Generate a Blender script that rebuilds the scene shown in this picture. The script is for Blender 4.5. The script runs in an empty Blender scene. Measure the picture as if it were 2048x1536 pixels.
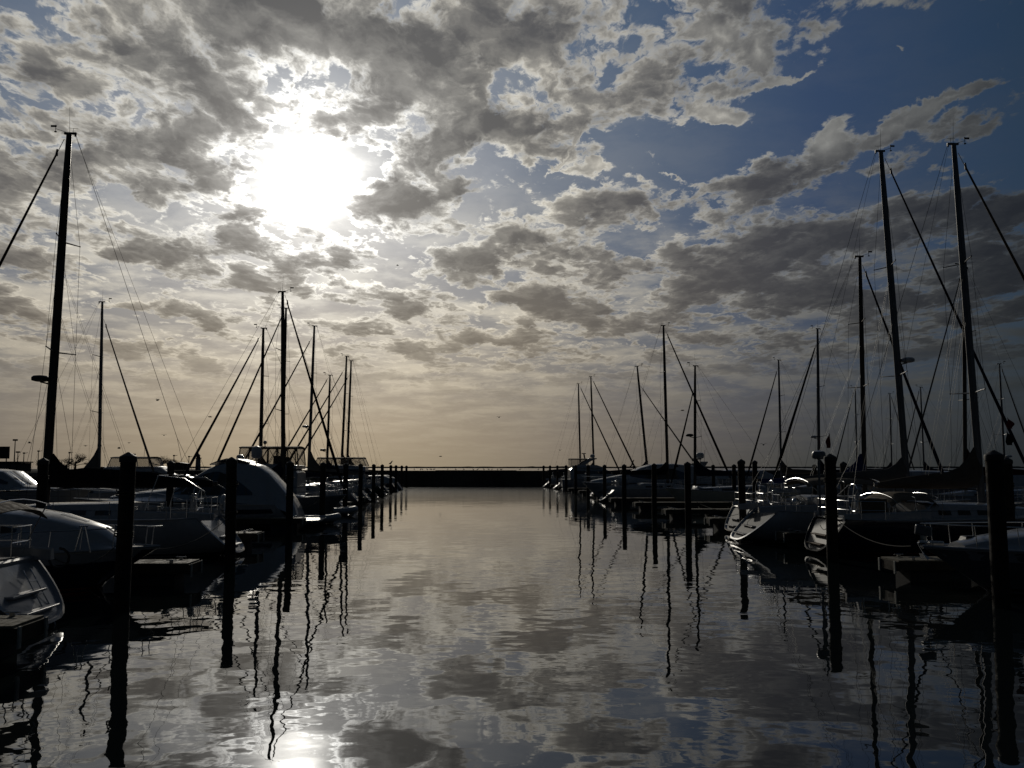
import bpy, bmesh, math, random
from mathutils import Vector, Matrix, Euler, noise as mnoise
R = math.radians
random.seed(7)
S = bpy.context.scene
COL = S.collection

# ------------------------------------------------------------------ camera
F = 1850.0                    # focal length in photo pixels (2048 wide)
EYE = 3.0
PITCH = math.atan((934.0 - 768.0) / F)
cam_d = bpy.data.cameras.new("camera"); cam = bpy.data.objects.new("camera", cam_d); COL.objects.link(cam)
cam_d.sensor_width = 36.0; cam_d.lens = 36.0 * F / 2048.0
cam_d.clip_start = 0.1; cam_d.clip_end = 60000
cam.location = (0, 0, EYE); cam.rotation_euler = (R(90) + PITCH, 0, 0)
S.camera = cam
S.view_settings.view_transform = 'Standard'; S.view_settings.look = 'None'
S.view_settings.exposure = 0.0; S.view_settings.gamma = 1.0
S.cycles.max_bounces = 6; S.cycles.diffuse_bounces = 2; S.cycles.glossy_bounces = 4
S.cycles.caustics_reflective = False; S.cycles.caustics_refractive = False
S.cycles.sample_clamp_indirect = 4.0
S.cycles.use_denoising = True

def azel(px, py):
    X = (px - 1024) / F; Z = (768 - py) / F
    y = math.cos(PITCH) - Z * math.sin(PITCH); z = math.sin(PITCH) + Z * math.cos(PITCH)
    return math.atan2(X, y), math.atan2(z, math.hypot(X, y))
SUN_AZ, SUN_EL = azel(619, 358)
SUN = Vector((math.sin(SUN_AZ) * math.cos(SUN_EL), math.cos(SUN_AZ) * math.cos(SUN_EL), math.sin(SUN_EL)))

# ------------------------------------------------------------------ node helpers
class NT:
    def __init__(s, tree): s.t = tree; s.n = tree.nodes; s.l = tree.links
    def _in(s, sock, v):
        if v is None: return
        if isinstance(v, bpy.types.NodeSocket): s.l.new(v, sock)
        else: sock.default_value = v
    def m(s, op, a, b=None, c=None, clamp=False):
        n = s.n.new('ShaderNodeMath'); n.operation = op; n.use_clamp = clamp
        s._in(n.inputs[0], a); s._in(n.inputs[1], b); s._in(n.inputs[2], c); return n.outputs[0]
    def v(s, op, a, b=None, c=None):
        n = s.n.new('ShaderNodeVectorMath'); n.operation = op
        s._in(n.inputs[0], a); s._in(n.inputs[1], b)
        if c is not None: s._in(n.inputs['Scale'] if op == 'SCALE' else n.inputs[2], c)
        return n.outputs['Value'] if op in ('DOT_PRODUCT', 'LENGTH', 'DISTANCE') else n.outputs[0]
    def comb(s, x, y, z):
        n = s.n.new('ShaderNodeCombineXYZ'); s._in(n.inputs[0], x); s._in(n.inputs[1], y); s._in(n.inputs[2], z); return n.outputs[0]
    def sep(s, a):
        n = s.n.new('ShaderNodeSeparateXYZ'); s._in(n.inputs[0], a); return n.outputs
    def noise(s, vec, scale, detail=4, rough=.5, dist=0, lac=2.0, out='Fac'):
        n = s.n.new('ShaderNodeTexNoise'); s._in(n.inputs['Vector'], vec); n.inputs['Scale'].default_value = scale
        n.inputs['Detail'].default_value = detail; n.inputs['Roughness'].default_value = rough
        n.inputs['Distortion'].default_value = dist; n.inputs['Lacunarity'].default_value = lac; return n.outputs[out]
    def ramp(s, fac, stops, interp='LINEAR'):
        n = s.n.new('ShaderNodeValToRGB'); s._in(n.inputs[0], fac); cr = n.color_ramp; cr.interpolation = interp
        while len(cr.elements) < len(stops): cr.elements.new(0.5)
        for e, (p, c) in zip(cr.elements, stops):
            e.position = p; e.color = (c[0], c[1], c[2], 1) if not isinstance(c, (int, float)) else (c, c, c, 1)
        return n.outputs[0]
    def mix(s, f, a, b, mode='MIX'):
        n = s.n.new('ShaderNodeMix'); n.data_type = 'RGBA'; n.blend_type = mode; n.clamp_result = False
        s._in(n.inputs[0], f); s._in(n.inputs[6], a); s._in(n.inputs[7], b); return n.outputs[2]
    def mr(s, v, a, b, c=0., d=1., smooth=True):
        n = s.n.new('ShaderNodeMapRange'); n.interpolation_type = 'SMOOTHSTEP' if smooth else 'LINEAR'
        s._in(n.inputs[0], v); s._in(n.inputs[1], a); s._in(n.inputs[2], b); s._in(n.inputs[3], c); s._in(n.inputs[4], d); return n.outputs[0]

# ------------------------------------------------------------------ world: broken cloud lit from behind by a low sun
W = bpy.data.worlds.new("World"); S.world = W; W.use_nodes = True
W.node_tree.nodes.clear(); N = NT(W.node_tree)
tc = N.n.new('ShaderNodeTexCoord').outputs['Generated']
D = N.v('NORMALIZE', tc)
dx, dy, dz = N.sep(D)
zc = N.m('MAXIMUM', dz, 0.0)
cosg = N.v('DOT_PRODUCT', D, tuple(SUN))
gam = N.m('MULTIPLY', N.m('ARCCOSINE', N.m('MINIMUM', cosg, 0.999999)), 180 / math.pi)      # degrees from the sun
az = N.m('ARCTAN2', dx, dy); el = N.m('ARCSINE', dz)
inv = N.m('DIVIDE', 1.0, N.m('ADD', zc, 0.10))
P = N.comb(N.m('MULTIPLY', dx, inv), N.m('MULTIPLY', N.m('MULTIPLY', dy, inv), .66), 0.0)
warpn = N.noise(P, 4.5, 5, .6, out='Color')
warp = N.v('SCALE', N.v('SUBTRACT', warpn, (.5, .5, .5)), None, 0.11)
Pw = N.v('ADD', P, warp)
# where the cover is thick, broken or open (directions on the sky, ragged by the warp)
AE = N.comb(az, el, 0.0)
wb = N.noise(AE, 9.0, 6, .62, out='Color')
AEw = N.v('ADD', AE, N.v('SCALE', N.v('SUBTRACT', wb, (.5, .5, .5)), None, 0.085))
BLOBS = [ # px, py, rx, ry, rotation(deg, clockwise in picture), weight
 (1840, 110, 480, 220, -6, -.85), (1510, 255, 360, 90, -20, -.58), (1990, 260, 300, 150, 0, -.35), (1220, 320, 140, 40, -20, -.34), (1380, 310, 240, 50, -5, -.38),
 (520, 128, 80, 34, -20, -.34), (560, 150, 60, 22, 10, -.25), (215, 535, 150, 60, 0, -.32), (360, 436, 70, 34, 0, -.36), (390, 640, 260, 50, 0, -.30), (830, 490, 190, 28, 0, -.30), (210, 345, 60, 40, 0, -.30), (690, 125, 60, 34, 0, -.25),
 (600, 335, 130, 80, 0, -.48), (740, 300, 90, 30, 15, -.45), (560, 150, 40, 60, 20, -.2), (600, 440, 90, 70, 0, -.45), (740, 345, 60, 30, 0, -.50), (980, 290, 60, 34, 0, -.40), (820, 125, 40, 24, 0, -.35), (1200, 160, 60, 30, 0, -.32), (1000, 560, 160, 30, 0, -.28), (1330, 470, 200, 26, 0, -.22), (40, 60, 70, 40, 0, -.30), (1100, 420, 200, 26, 0, -.24), (1950, 330, 200, 30, -8, -.20), (1600, 430, 260, 26, -6, -.18),
 (90, 150, 300, 120, 0, .34), (330, 60, 200, 90, 0, .28), (810, 200, 180, 105, 12, .58), (700, 60, 190, 90, 10, .44), (980, 110, 220, 110, 0, .26),
 (430, 205, 160, 52, 5, .42), (340, 300, 150, 55, -10, .52), (650, 228, 120, 30, 0, .46), (470, 345, 60, 24, -20, .30), (790, 365, 60, 20, 0, .2), (860, 395, 200, 34, -6, .46), (200, 410, 170, 60, 0, .24), (60, 360, 140, 60, 0, .20),
 (400, 510, 170, 42, 0, .34), (1150, 40, 150, 80, 0, .16), (1250, 510, 300, 60, -5, .24), (1420, 550, 380, 60, -8, .40), (1700, 500, 280, 70, -10, .22),
 (1990, 480, 230, 80, -8, .26), (1590, 350, 260, 36, 4, .30), (1740, 300, 240, 40, 0, -.16), (1040, 620, 220, 60, 0, .20), (960, 210, 90, 60, 0, .22), (1750, 620, 360, 55, 0, .26), (150, 250, 160, 40, 0, .16),
 (1120, 215, 170, 60, -20, .22), (1340, 90, 110, 90, 0, .22), (1220, 110, 200, 110, -20, .26), (1300, 410, 380, 46, -4, .20), (1700, 430, 340, 40, -4, .12)]
WHITES = [(1800, 15, 180, 55, 0, 1.05), (1800, 112, 100, 24, 24, .90), (1575, 140, 150, 16, -8, .92), (1430, 232, 72, 30, 0, .95), (1655, 258, 64, 60, -44, .95),
 (1810, 245, 130, 24, -18, .80), (1502, 80, 24, 42, 15, .85), (1185, 315, 42, 26, 0, .75), (1960, 245, 110, 20, 0, .60), (1900, 200, 90, 16, -4, .70), (1440, 60, 40, 34, 0, .8), (2000, 40, 60, 30, 20, .6), (1128, 308, 62, 6, -63, .62), (1345, 345, 34, 5, 40, .5)]
cov = None
def blobs(lst, gain, vec):
  cov = None
  for (px, py, rx, ry, rot, w) in lst:
    a, e = azel(px, py)
    mp = N.n.new('ShaderNodeMapping'); mp.vector_type = 'TEXTURE'; N.l.new(vec, mp.inputs[0])
    mp.inputs['Location'].default_value = (a, e, 0); mp.inputs['Rotation'].default_value = (0, 0, R(-rot))
    mp.inputs['Scale'].default_value = (1.5 * rx / F, 1.5 * ry / F, 1)
    g = N.n.new('ShaderNodeTexGradient'); g.gradient_type = 'QUADRATIC_SPHERE'; N.l.new(mp.outputs[0], g.inputs[0])
    cov = N.m('MULTIPLY_ADD', g.outputs['Fac'], w * gain, cov if cov is not None else 0.0)
  return cov
wcov = blobs(WHITES, 1.15, AEw)
cov = N.m('ADD', blobs(BLOBS, 1.0, AEw), wcov)
def fbm(p, fine=True):
    a = N.noise(p, 3.4, 13, .575)
    b = N.noise(p, 8.5, 9, .60)
    r = N.m('MULTIPLY', N.m('SUBTRACT', a, .5), 3.1)
    return N.m('MULTIPLY_ADD', N.m('ABSOLUTE', N.m('SUBTRACT', b, .5)), 2.6, r)          # rounded lumps with creases between
f1 = fbm(Pw)
sp = Vector((SUN.x, SUN.y * .66, 0)) / (SUN.z + .10)
tos = N.v('SCALE', N.v('NORMALIZE', N.v('SUBTRACT', tuple(sp), P)), None, 0.050)
f2 = fbm(N.v('ADD', Pw, tos))
base = N.m('SUBTRACT', N.m('ADD', f1, cov), N.mr(el, R(12), R(22), .095, .105))
low = N.mr(el, R(2.5), R(11), 0., 1.)                       # the deck thins to a smooth veil near the horizon
dens = N.m('MULTIPLY', N.m('ADD', base, N.mr(low, 0., 1., -.02, .035)), 1.0)
alpha = N.m('MULTIPLY', N.mr(dens, -.13, .16), N.mr(low, 0., .7, .14, 1.))
dpos = N.m('MAXIMUM', dens, 0.0)
trans = N.m('EXPONENT', N.m('MULTIPLY', dpos, -6.5))
relief = N.m('MULTIPLY', N.m('SUBTRACT', f1, f2), N.m('MULTIPLY_ADD', trans, .95, .30))
T = N.m('POWER', N.m('ADD', N.m('ADD', trans, relief), N.m('MULTIPLY', wcov, .9), clamp=True), 1.2)
u = N.m('DIVIDE', gam, 60.0, clamp=True)
def gr(stops): return N.ramp(u, [(g / 60.0, c) for g, c in stops])
clear = gr([(0, (.40, .44, .48)), (8, (.135, .18, .25)), (14, (.062, .108, .18)), (21, (.028, .068, .138)), (30, (.009, .036, .098)), (42, (.006, .024, .054)), (60, (.003, .010, .022))])
thin = gr([(0, (1, 1, .98)), (8, (1, .97, .88)), (13, (.92, .87, .75)), (20, (.60, .57, .50)), (28, (.29, .29, .275)), (35, (.135, .14, .14)), (43, (.033, .040, .045)), (60, (.014, .017, .021))])
thick = gr([(0, (.34, .32, .30)), (5, (.150, .145, .140)), (10, (.098, .098, .100)), (18, (.078, .080, .088)), (28, (.044, .047, .057)), (38, (.017, .020, .027)), (60, (.006, .008, .010))])
hazec = gr([(0, (.66, .56, .42)), (15, (.47, .375, .245)), (18, (.345, .275, .18)), (22, (.235, .192, .138)), (29, (.100, .090, .077)), (35, (.047, .048, .044)), (43, (.021, .024, .025)), (60, (.009, .011, .013))])
nish = N.n.new('ShaderNodeTexSky'); nish.sky_type = 'NISHITA'; nish.sun_disc = False
nish.sun_elevation = SUN_EL; nish.sun_rotation = SUN_AZ; nish.dust_density = 2.0
skyb = N.mix(1.0, clear, N.v('SCALE', nish.outputs[0], None, 0.004), 'ADD')
cl = N.mix(T, thick, thin)
# extra brightness of thin cloud close to the sun
boost = N.m('ADD', 1.0, N.m('MULTIPLY', N.m('EXPONENT', N.m('MULTIPLY', N.m('POWER', gam, 2.0), -1 / 22.0)), N.m('MULTIPLY', N.m('POWER', T, 1.5), 5.0)))
cl = N.v('SCALE', cl, None, boost)
veiln = N.noise(N.v('MULTIPLY', Pw, (1.0, 1.6, 1.0)), 2.4, 9, .62)
veil = N.m('MULTIPLY', N.mr(veiln, .40, .66), N.mr(el, R(18), R(10), .08, .86))
veil = N.m('MULTIPLY', veil, N.mr(el, R(1), R(7), .35, 1.))
skyb = N.mix(veil, skyb, N.v('SCALE', thin, None, .80))
mixed = N.mix(alpha, skyb, cl)
mixed = N.mix(N.mr(el, R(14), R(3), 0., 1.), mixed, (1.0, .95, .87, 1), 'MULTIPLY')
hz = N.m('EXPONENT', N.m('MULTIPLY', N.m('MAXIMUM', el, 0.0), -1 / R(6.0)))
mixed = N.mix(N.m('MULTIPLY', hz, .96), mixed, hazec)
gw = N.m('MULTIPLY', gam, N.m('ADD', .22, N.m('MULTIPLY', N.noise(P, 5.5, 8, .6), 1.55)))      # ragged: the glare comes through uneven cloud
g1 = N.m('MULTIPLY', N.m('EXPONENT', N.m('MULTIPLY', N.m('POWER', gw, 2.0), -1 / 2.6)), 6.0)
g2 = N.m('MULTIPLY', N.m('EXPONENT', N.m('MULTIPLY', gw, -1 / 2.8)), 0.72)
g3 = N.m('MULTIPLY', N.m('EXPONENT', N.m('MULTIPLY', gam, -1 / 9.0)), 0.055)
glow = N.v('SCALE', (1.0, .97, .90), None, N.m('ADD', N.m('MULTIPLY', N.m('ADD', g1, g2), N.m('MULTIPLY_ADD', N.m('MAXIMUM', T, N.m('SUBTRACT', 1.0, alpha)), .86, .14)), g3))
final = N.v('ADD', mixed, glow)
bg = N.n.new('ShaderNodeBackground'); N.l.new(final, bg.inputs[0]); bg.inputs[1].default_value = 1.0
wo = N.n.new('ShaderNodeOutputWorld'); N.l.new(bg.outputs[0], wo.inputs[0])

sun_d = bpy.data.lights.new("sun", 'SUN'); sun_d.energy = 0.8; sun_d.angle = R(1.6); sun_d.color = (1, .93, .80)
sun = bpy.data.objects.new("sun", sun_d); COL.objects.link(sun)
sun.rotation_euler = (-SUN).to_track_quat('-Z', 'Y').to_euler(); sun.location = SUN * 200

# ------------------------------------------------------------------ materials
MATS = {}
def mat(name, col, rough=.5, metal=0., spec=.5, coat=0., bump=None, vary=0., vscale=3., alpha=None, stripe=None):
    if name in MATS: return MATS[name]
    m = bpy.data.materials.new(name); m.use_nodes = True; n = NT(m.node_tree)
    b = m.node_tree.nodes['Principled BSDF']
    b.inputs['Roughness'].default_value = rough; b.inputs['Metallic'].default_value = metal
    b.inputs['Specular IOR Level'].default_value = spec; b.inputs['Coat Weight'].default_value = coat
    b.inputs['Coat Roughness'].default_value = .05
    oc = n.n.new('ShaderNodeTexCoord').outputs['Object']
    c = (*col, 1)
    if vary:
        f = n.noise(oc, vscale, 6, .6)
        lo = tuple(x * (1 - vary) for x in col); hi = tuple(min(1, x * (1 + vary)) for x in col)
        c = n.ramp(f, [(.3, lo), (.7, hi)])
        n._in(b.inputs['Roughness'], n.mr(n.noise(oc, vscale * 2.3, 4, .5), .3, .7, max(.02, rough * .8), min(1, rough * 1.25)))
    if stripe:                                   # antifouling and boot stripe follow the waterline
        z = n.sep(oc)[2]
        f1 = n.m('LESS_THAN', z, stripe[0]); f2 = n.m('MULTIPLY', n.m('GREATER_THAN', z, stripe[1]), n.m('LESS_THAN', z, stripe[2]))
        c = n.mix(n.m('MAXIMUM', f1, f2), c, (*stripe[3], 1))
    n._in(b.inputs['Base Color'], c)
    if bump:
        bn = n.n.new('ShaderNodeBump'); bn.inputs['Strength'].default_value = bump[1]; bn.inputs['Distance'].default_value = bump[2]
        n._in(bn.inputs['Height'], n.noise(n.v('MULTIPLY', oc, bump[3] if len(bump) > 3 else (1, 1, 1)), bump[0], 5, .6)); n.l.new(bn.outputs[0], b.inputs['Normal'])
    if alpha is not None: b.inputs['Alpha'].default_value = alpha
    MATS[name] = m; return m
WHITE = mat('white gelcoat', (.34, .35, .37), .30, coat=.6, vary=.05, vscale=1.2, stripe=(.05, .10, .17, (.02, .03, .07)))
WHITE2 = mat('white gelcoat plain', (.35, .36, .38), .32, coat=.5, vary=.06, vscale=2.0)
NAVY = mat('navy gelcoat', (.012, .016, .035), .22, coat=.8, vary=.1, stripe=(.05, .10, .15, (.25, .05, .04)))
GREY = mat('grey gelcoat', (.13, .14, .155), .30, coat=.5, vary=.08, stripe=(.05, .10, .16, (.02, .02, .03)))
GREEN = mat('dark green gelcoat', (.012, .035, .028), .25, coat=.8, vary=.1, stripe=(.05, .10, .15, (.3, .28, .2)))
CREAM = mat('cream gelcoat', (.50, .47, .38), .35, coat=.4, vary=.08, stripe=(.05, .1, .18, (.10, .02, .02)))
DECK = mat('nonskid deck', (.36, .35, .33), .62, vary=.12, vscale=6)
TEAK = mat('weathered teak', (.20, .13, .075), .6, vary=.3, vscale=5, bump=(6, .4, .01, (1, 14, 1)))
GLASS = mat('dark tinted glass', (.008, .009, .011), .04, spec=.8, coat=.5)
STEEL = mat('polished steel', (.6, .6, .6), .24, metal=1.)
ALU = mat('anodised aluminium', (.17, .17, .175), .42, metal=.85, vary=.12, vscale=1.5)
BRONZE = mat('bronze painted aluminium', (.060, .048, .038), .45, metal=.3, vary=.15, vscale=1.5)
WIRE = mat('rigging wire', (.07, .07, .07), .5, metal=.5)
BLACKP = mat('black plastic', (.012, .012, .013), .45)
WPLAST = mat('white plastic', (.50, .50, .50), .35, coat=.3)
C_NAVY = mat('navy canvas', (.010, .014, .034), .9, spec=.2, bump=(9, .5, .02))
C_TAN = mat('tan canvas', (.12, .095, .07), .9, spec=.2, bump=(9, .5, .02), vary=.12)
C_BLACK = mat('black canvas', (.008, .008, .009), .9, spec=.2, bump=(9, .5, .02))
C_BLUE = mat('blue canvas', (.015, .03, .12), .9, spec=.2, bump=(9, .5, .02))
C_RED = mat('burgundy canvas', (.07, .012, .012), .9, spec=.2, bump=(9, .5, .02))
SAILC = mat('furled white sailcloth', (.13, .12, .11), .85, spec=.2, bump=(5, .4, .01, (1, 1, 12)))
RUBBER = mat('rubber', (.35, .36, .38), .5)
FLAGR = mat('dark red flag cloth', (.16, .015, .015), .9)
FLAGB = mat('dark blue flag cloth', (.02, .025, .09), .9)
TRPANEL = mat('nonskid transom panel with painted shade', (.055, .058, .062), .65, spec=.25)  # shadow inside the transom recess is put into this darker panel colour
NAVYM = mat('dull navy transom', (.010, .012, .02), .55, spec=.25)
PILE = mat('creosoted timber', (.032, .026, .021), .85, spec=.2, vary=.45, vscale=2.5, bump=(5, .8, .02, (6, 6, .5)))
CAPM = mat('piling cap', (.035, .033, .032), .6, spec=.3)
PLANK = mat('dock planks', (.19, .165, .12), .75, spec=.3, vary=.35, vscale=3.5, bump=(3, .5, .01, (9, 1, 1)))
FASCIA = mat('dock fascia boards', (.060, .050, .036), .85, spec=.2, vary=.4, vscale=2.5)
BUMPER = mat('dock bumper strip', (.34, .34, .30), .7, vary=.3, vscale=6)
FLOAT = mat('dock float', (.05, .05, .052), .8, spec=.2)
STONE = mat('breakwater stone', (.10, .088, .072), .95, spec=.15, vary=.5, vscale=.25, bump=(1.2, .9, .3))
LAND = mat('dark earth and grass', (.030, .031, .022), .95, spec=.1, vary=.4, vscale=.05)
BARK = mat('bark', (.045, .035, .028), .9, spec=.1)
BRICKM = mat('dull building wall', (.07, .06, .052), .9, spec=.2, vary=.2)
LIGHTW = mat('lighthouse white paint', (.30, .29, .27), .7, vary=.15)
GULL = mat('gull grey feathers', (.10, .10, .105), .9)
# clear vinyl: part see-through, part dusty film
VINYL = bpy.data.materials.new('clear vinyl curtain'); VINYL.use_nodes = True
_n = NT(VINYL.node_tree); _b = VINYL.node_tree.nodes['Principled BSDF']
_b.inputs['Base Color'].default_value = (.20, .13, .08, 1); _b.inputs['Roughness'].default_value = .35; _b.inputs['Alpha'].default_value = .22
_b.inputs['Transmission Weight'].default_value = .0

# ------------------------------------------------------------------ mesh builder
class MB:
    def __init__(s): s.v = []; s.f = []
    def add(s, vs, fs):
        o = len(s.v); s.v += [tuple(v) for v in vs]; s.f += [tuple(o + i for i in f) for f in fs]; return s
    def box(s, c, d, rz=0., ry=0., taper=1.):
        M = Matrix.Translation(c) @ Euler((0, ry, rz)).to_matrix().to_4x4()
        vs = []
        for z in (-.5, .5):
            k = taper if z > 0 else 1.
            for x, y in ((-.5, -.5), (.5, -.5), (.5, .5), (-.5, .5)): vs.append(M @ Vector((x * d[0] * k, y * d[1] * k, z * d[2])))
        return s.add(vs, [(3, 2, 1, 0), (4, 5, 6, 7), (0, 1, 5, 4), (1, 2, 6, 5), (2, 3, 7, 6), (3, 0, 4, 7)])
    def tube(s, pts, r, n=6, sq=1., cap=True):
        pts = [Vector(p) for p in pts]; rs = r if isinstance(r, (list, tuple)) else [r] * len(pts)
        rings = []; up = Vector((0, 0, 1))
        for i, p in enumerate(pts):
            t = (pts[min(i + 1, len(pts) - 1)] - pts[max(i - 1, 0)]).normalized()
            a = up if abs(t.z) < .9 else Vector((0, 1, 0))
            x = t.cross(a).normalized(); y = t.cross(x).normalized()
            rings.append([p + (x * math.cos(q * 2 * math.pi / n) + y * math.sin(q * 2 * math.pi / n) * sq) * rs[i] for q in range(n)])
        return s.loft(rings, True, cap)
    def loft(s, rings, closed=True, cap=True):
        n = len(rings[0]); vs = [v for r in rings for v in r]; fs = []
        for i in range(len(rings) - 1):
            for j in range(n if closed else n - 1):
                k = (j + 1) % n; fs.append((i * n + j, i * n + k, (i + 1) * n + k, (i + 1) * n + j))
        if cap and closed:
            fs.append(tuple(range(n - 1, -1, -1))); fs.append(tuple((len(rings) - 1) * n + j for j in range(n)))
        return s.add(vs, fs)
    def ball(s, c, r, nu=10, nv=7):
        rx, ry, rz = r if isinstance(r, (tuple, list)) else (r, r, r)
        rings = [[(c[0] + rx * math.sin(a) * math.cos(b), c[1] + ry * math.sin(a) * math.sin(b), c[2] + rz * math.cos(a))
                  for b in [2 * math.pi * j / nu for j in range(nu)]] for a in [max(.02, min(math.pi - .02, math.pi * i / nv)) for i in range(nv + 1)]]
        return s.loft(rings)
    def torus(s, c, R_, r, axis='x', n=18, m=6, tilt=0.):
        pts = []
        for i in range(n + 1):
            a = 2 * math.pi * i / n
            v = Vector((0, R_ * math.cos(a), R_ * math.sin(a))); v = Matrix.Rotation(tilt, 3, 'Y') @ v
            pts.append(Vector(c) + v)
        return s.tube(pts, r, m, cap=False)
    def sheet(s, grid, t=.012):
        """thick sheet from a grid of points"""
        nu, nv = len(grid), len(grid[0]); G = [[Vector(p) for p in r] for r in grid]
        def nrm(i, j):
            a = G[min(i + 1, nu - 1)][j] - G[max(i - 1, 0)][j]; b = G[i][min(j + 1, nv - 1)] - G[i][max(j - 1, 0)]
            c = a.cross(b); return c.normalized() if c.length > 1e-9 else Vector((0, 0, 1))
        top = [G[i][j] for i in range(nu) for j in range(nv)]; bot = [G[i][j] - nrm(i, j) * t for i in range(nu) for j in range(nv)]
        k = nu * nv; fs = []
        for i in range(nu - 1):
            for j in range(nv - 1):
                a, b, c, d = i * nv + j, (i + 1) * nv + j, (i + 1) * nv + j + 1, i * nv + j + 1
                fs += [(a, b, c, d), (k + d, k + c, k + b, k + a)]
        edge = [i * nv for i in range(nu)] + [(nu - 1) * nv + j for j in range(1, nv)] + [i * nv + nv - 1 for i in range(nu - 2, -1, -1)] + [j for j in range(nv - 2, 0, -1)]
        for q in range(len(edge)):
            a, b = edge[q], edge[(q + 1) % len(edge)]; fs.append((b, a, k + a, k + b))
        return s.add(top + bot, fs)
    def build(s, name, m, parent=None, smooth=True, angle=38, bevel=0., **tags):
        me = bpy.data.meshes.new(name); me.from_pydata(s.v, [], s.f); me.validate()
        bm = bmesh.new(); bm.from_mesh(me); bmesh.ops.recalc_face_normals(bm, faces=bm.faces); bm.to_mesh(me); bm.free()
        o = bpy.data.objects.new(name, me); COL.objects.link(o)
        for x in (m if isinstance(m, (list, tuple)) else [m]): me.materials.append(x)
        if smooth:
            me.polygons.foreach_set('use_smooth', [True] * len(me.polygons)); me.set_sharp_from_angle(angle=R(angle))
        if bevel:
            b = o.modifiers.new('bevel', 'BEVEL'); b.width = bevel; b.segments = 2; b.limit_method = 'ANGLE'; b.angle_limit = R(40)
        if parent is not None: o.parent = parent
        for k, v in tags.items(): o[k] = v
        return o
def thing(name, label, cat, loc=(0, 0, 0), rz=0., group=None):
    o = bpy.data.objects.new(name, None); COL.objects.link(o); o.empty_display_size = .3
    o.location = loc; o.rotation_euler = (0, 0, rz); o['label'] = label; o['category'] = cat
    if group: o['group'] = group
    return o
def copy_tree(o, parent=None):
    c = o.copy(); COL.objects.link(c)
    if parent is not None: c.parent = parent
    for ch in [x for x in S.objects if x.parent == o]: copy_tree(ch, c)
    return c
def unproj(px, py, d):
    X = (px - 1024) / F; Zc = (768 - py) / F
    y = math.cos(PITCH) - Zc * math.sin(PITCH); z = math.sin(PITCH) + Zc * math.cos(PITCH)
    return Vector((X * d / y, d, EYE + z * d / y))
def xat(px, d): return unproj(px, 934, d).x
SKEW = .050
def heading(dirn): return math.atan2(SKEW, 1) if dirn > 0 else math.pi + math.atan2(SKEW, 1)

# ------------------------------------------------------------------ water, lake, breakwaters, shore
def wmat(name, scales, rough, dist):
    m = bpy.data.materials.new(name); m.use_nodes = True; n = NT(m.node_tree); b = m.node_tree.nodes['Principled BSDF']
    b.inputs['Base Color'].default_value = (.010, .014, .015, 1); b.inputs['IOR'].default_value = 1.45; b.inputs['Roughness'].default_value = rough
    g = n.n.new('ShaderNodeNewGeometry').outputs['Position']
    if rough < .05: n._in(b.inputs['Roughness'], n.mr(n.sep(g)[1], 38., 125., rough, .15))
    h = None
    patch = n.mr(n.noise(n.v('MULTIPLY', g, (1, .45, 1)), .11, 4, .6), .34, .68, .30, 1.25)
    patch = n.m('MULTIPLY', patch, n.mr(n.sep(g)[1], 9., 34., 1.35, .80))
    for (sc, st, det, amp, pm) in scales:
        a = n.m('MULTIPLY', n.noise(n.v('MULTIPLY', g, (1, st, 1)), sc, det, .5), amp)
        if pm: a = n.m('MULTIPLY', a, patch)
        h = a if h is None else n.m('ADD', h, a)
    bp = n.n.new('ShaderNodeBump'); bp.inputs['Strength'].default_value = 1.0; bp.inputs['Distance'].default_value = dist
    n.l.new(h, bp.inputs['Height']); n.l.new(bp.outputs[0], b.inputs['Normal'])
    return m
WATER = wmat('calm harbour water', [(.90, 1.0, 1.5, 11., True), (2.3, 1.1, 1.5, 1.9, True), (6.0, 1.3, 1, .10, True), (.30, 1.0, 1, 8.0, False)], .012, .001)
LAKE = wmat('open lake water', [(.9, 1.6, 6, 60., False), (3.0, 1.5, 3, 14., False)], .08, .001)
def sheet_obj(name, x0, x1, y0, y1, z, m, kind='structure'):
    b = MB(); b.add([(x0, y0, z), (x1, y0, z), (x1, y1, z), (x0, y1, z)], [(0, 1, 2, 3)]); o = b.build(name, m, smooth=False); o['kind'] = kind; return o
sheet_obj('water', -700, 700, -120, 150, 0, WATER)
sheet_obj('lake', -30000, 30000, 149.9, 40000, -.01, LAKE)
sheet_obj('lake_bed', -30000, 30000, -300, 40000, -4.0, LAND)

def breakwater():
    b = MB(); y0, y1, h = 146.0, 150.5, 2.46; x = -62.0; rnd = random.Random(3)
    while x < 330:
        w = rnd.uniform(5.5, 7.0); hh = h + rnd.uniform(-.05, .05)
        prof = [(y0 - .5, -3), (y0 - .5, .25), (y0 - .12, .42), (y0, hh - .25), (y0 + .06, hh), (y1 - .1, hh), (y1, -3)]
        b.loft([[(x, p[0], p[1]) for p in prof], [(x + w, p[0], p[1]) for p in prof]])
        x += w
    o = b.build('breakwater', STONE, None, smooth=False)
    o['label'] = 'long low dark stone breakwater closing the far end of the harbour channel'; o['category'] = 'breakwater'
breakwater()
def far_breakwater():
    b = MB(); rnd = random.Random(5); d = 2600.0; top = []; x = -900.
    pts = []
    while x < 3200:
        pts.append((x, 3.9 + rnd.uniform(-.5, .7) + (rnd.random() < .12) * rnd.uniform(.6, 1.7))); x += rnd.uniform(7, 26)
    rings = [[(px, d - 8, -1), (px, d - 4, h * .6), (px, d, h), (px, d + 6, -1)] for px, h in pts]
    b.loft(rings); o = b.build('distant_breakwater', STONE, smooth=False)
    o['label'] = 'thin distant rock breakwater line on the horizon beyond the bright lake strip'; o['category'] = 'breakwater'
far_breakwater()
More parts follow.
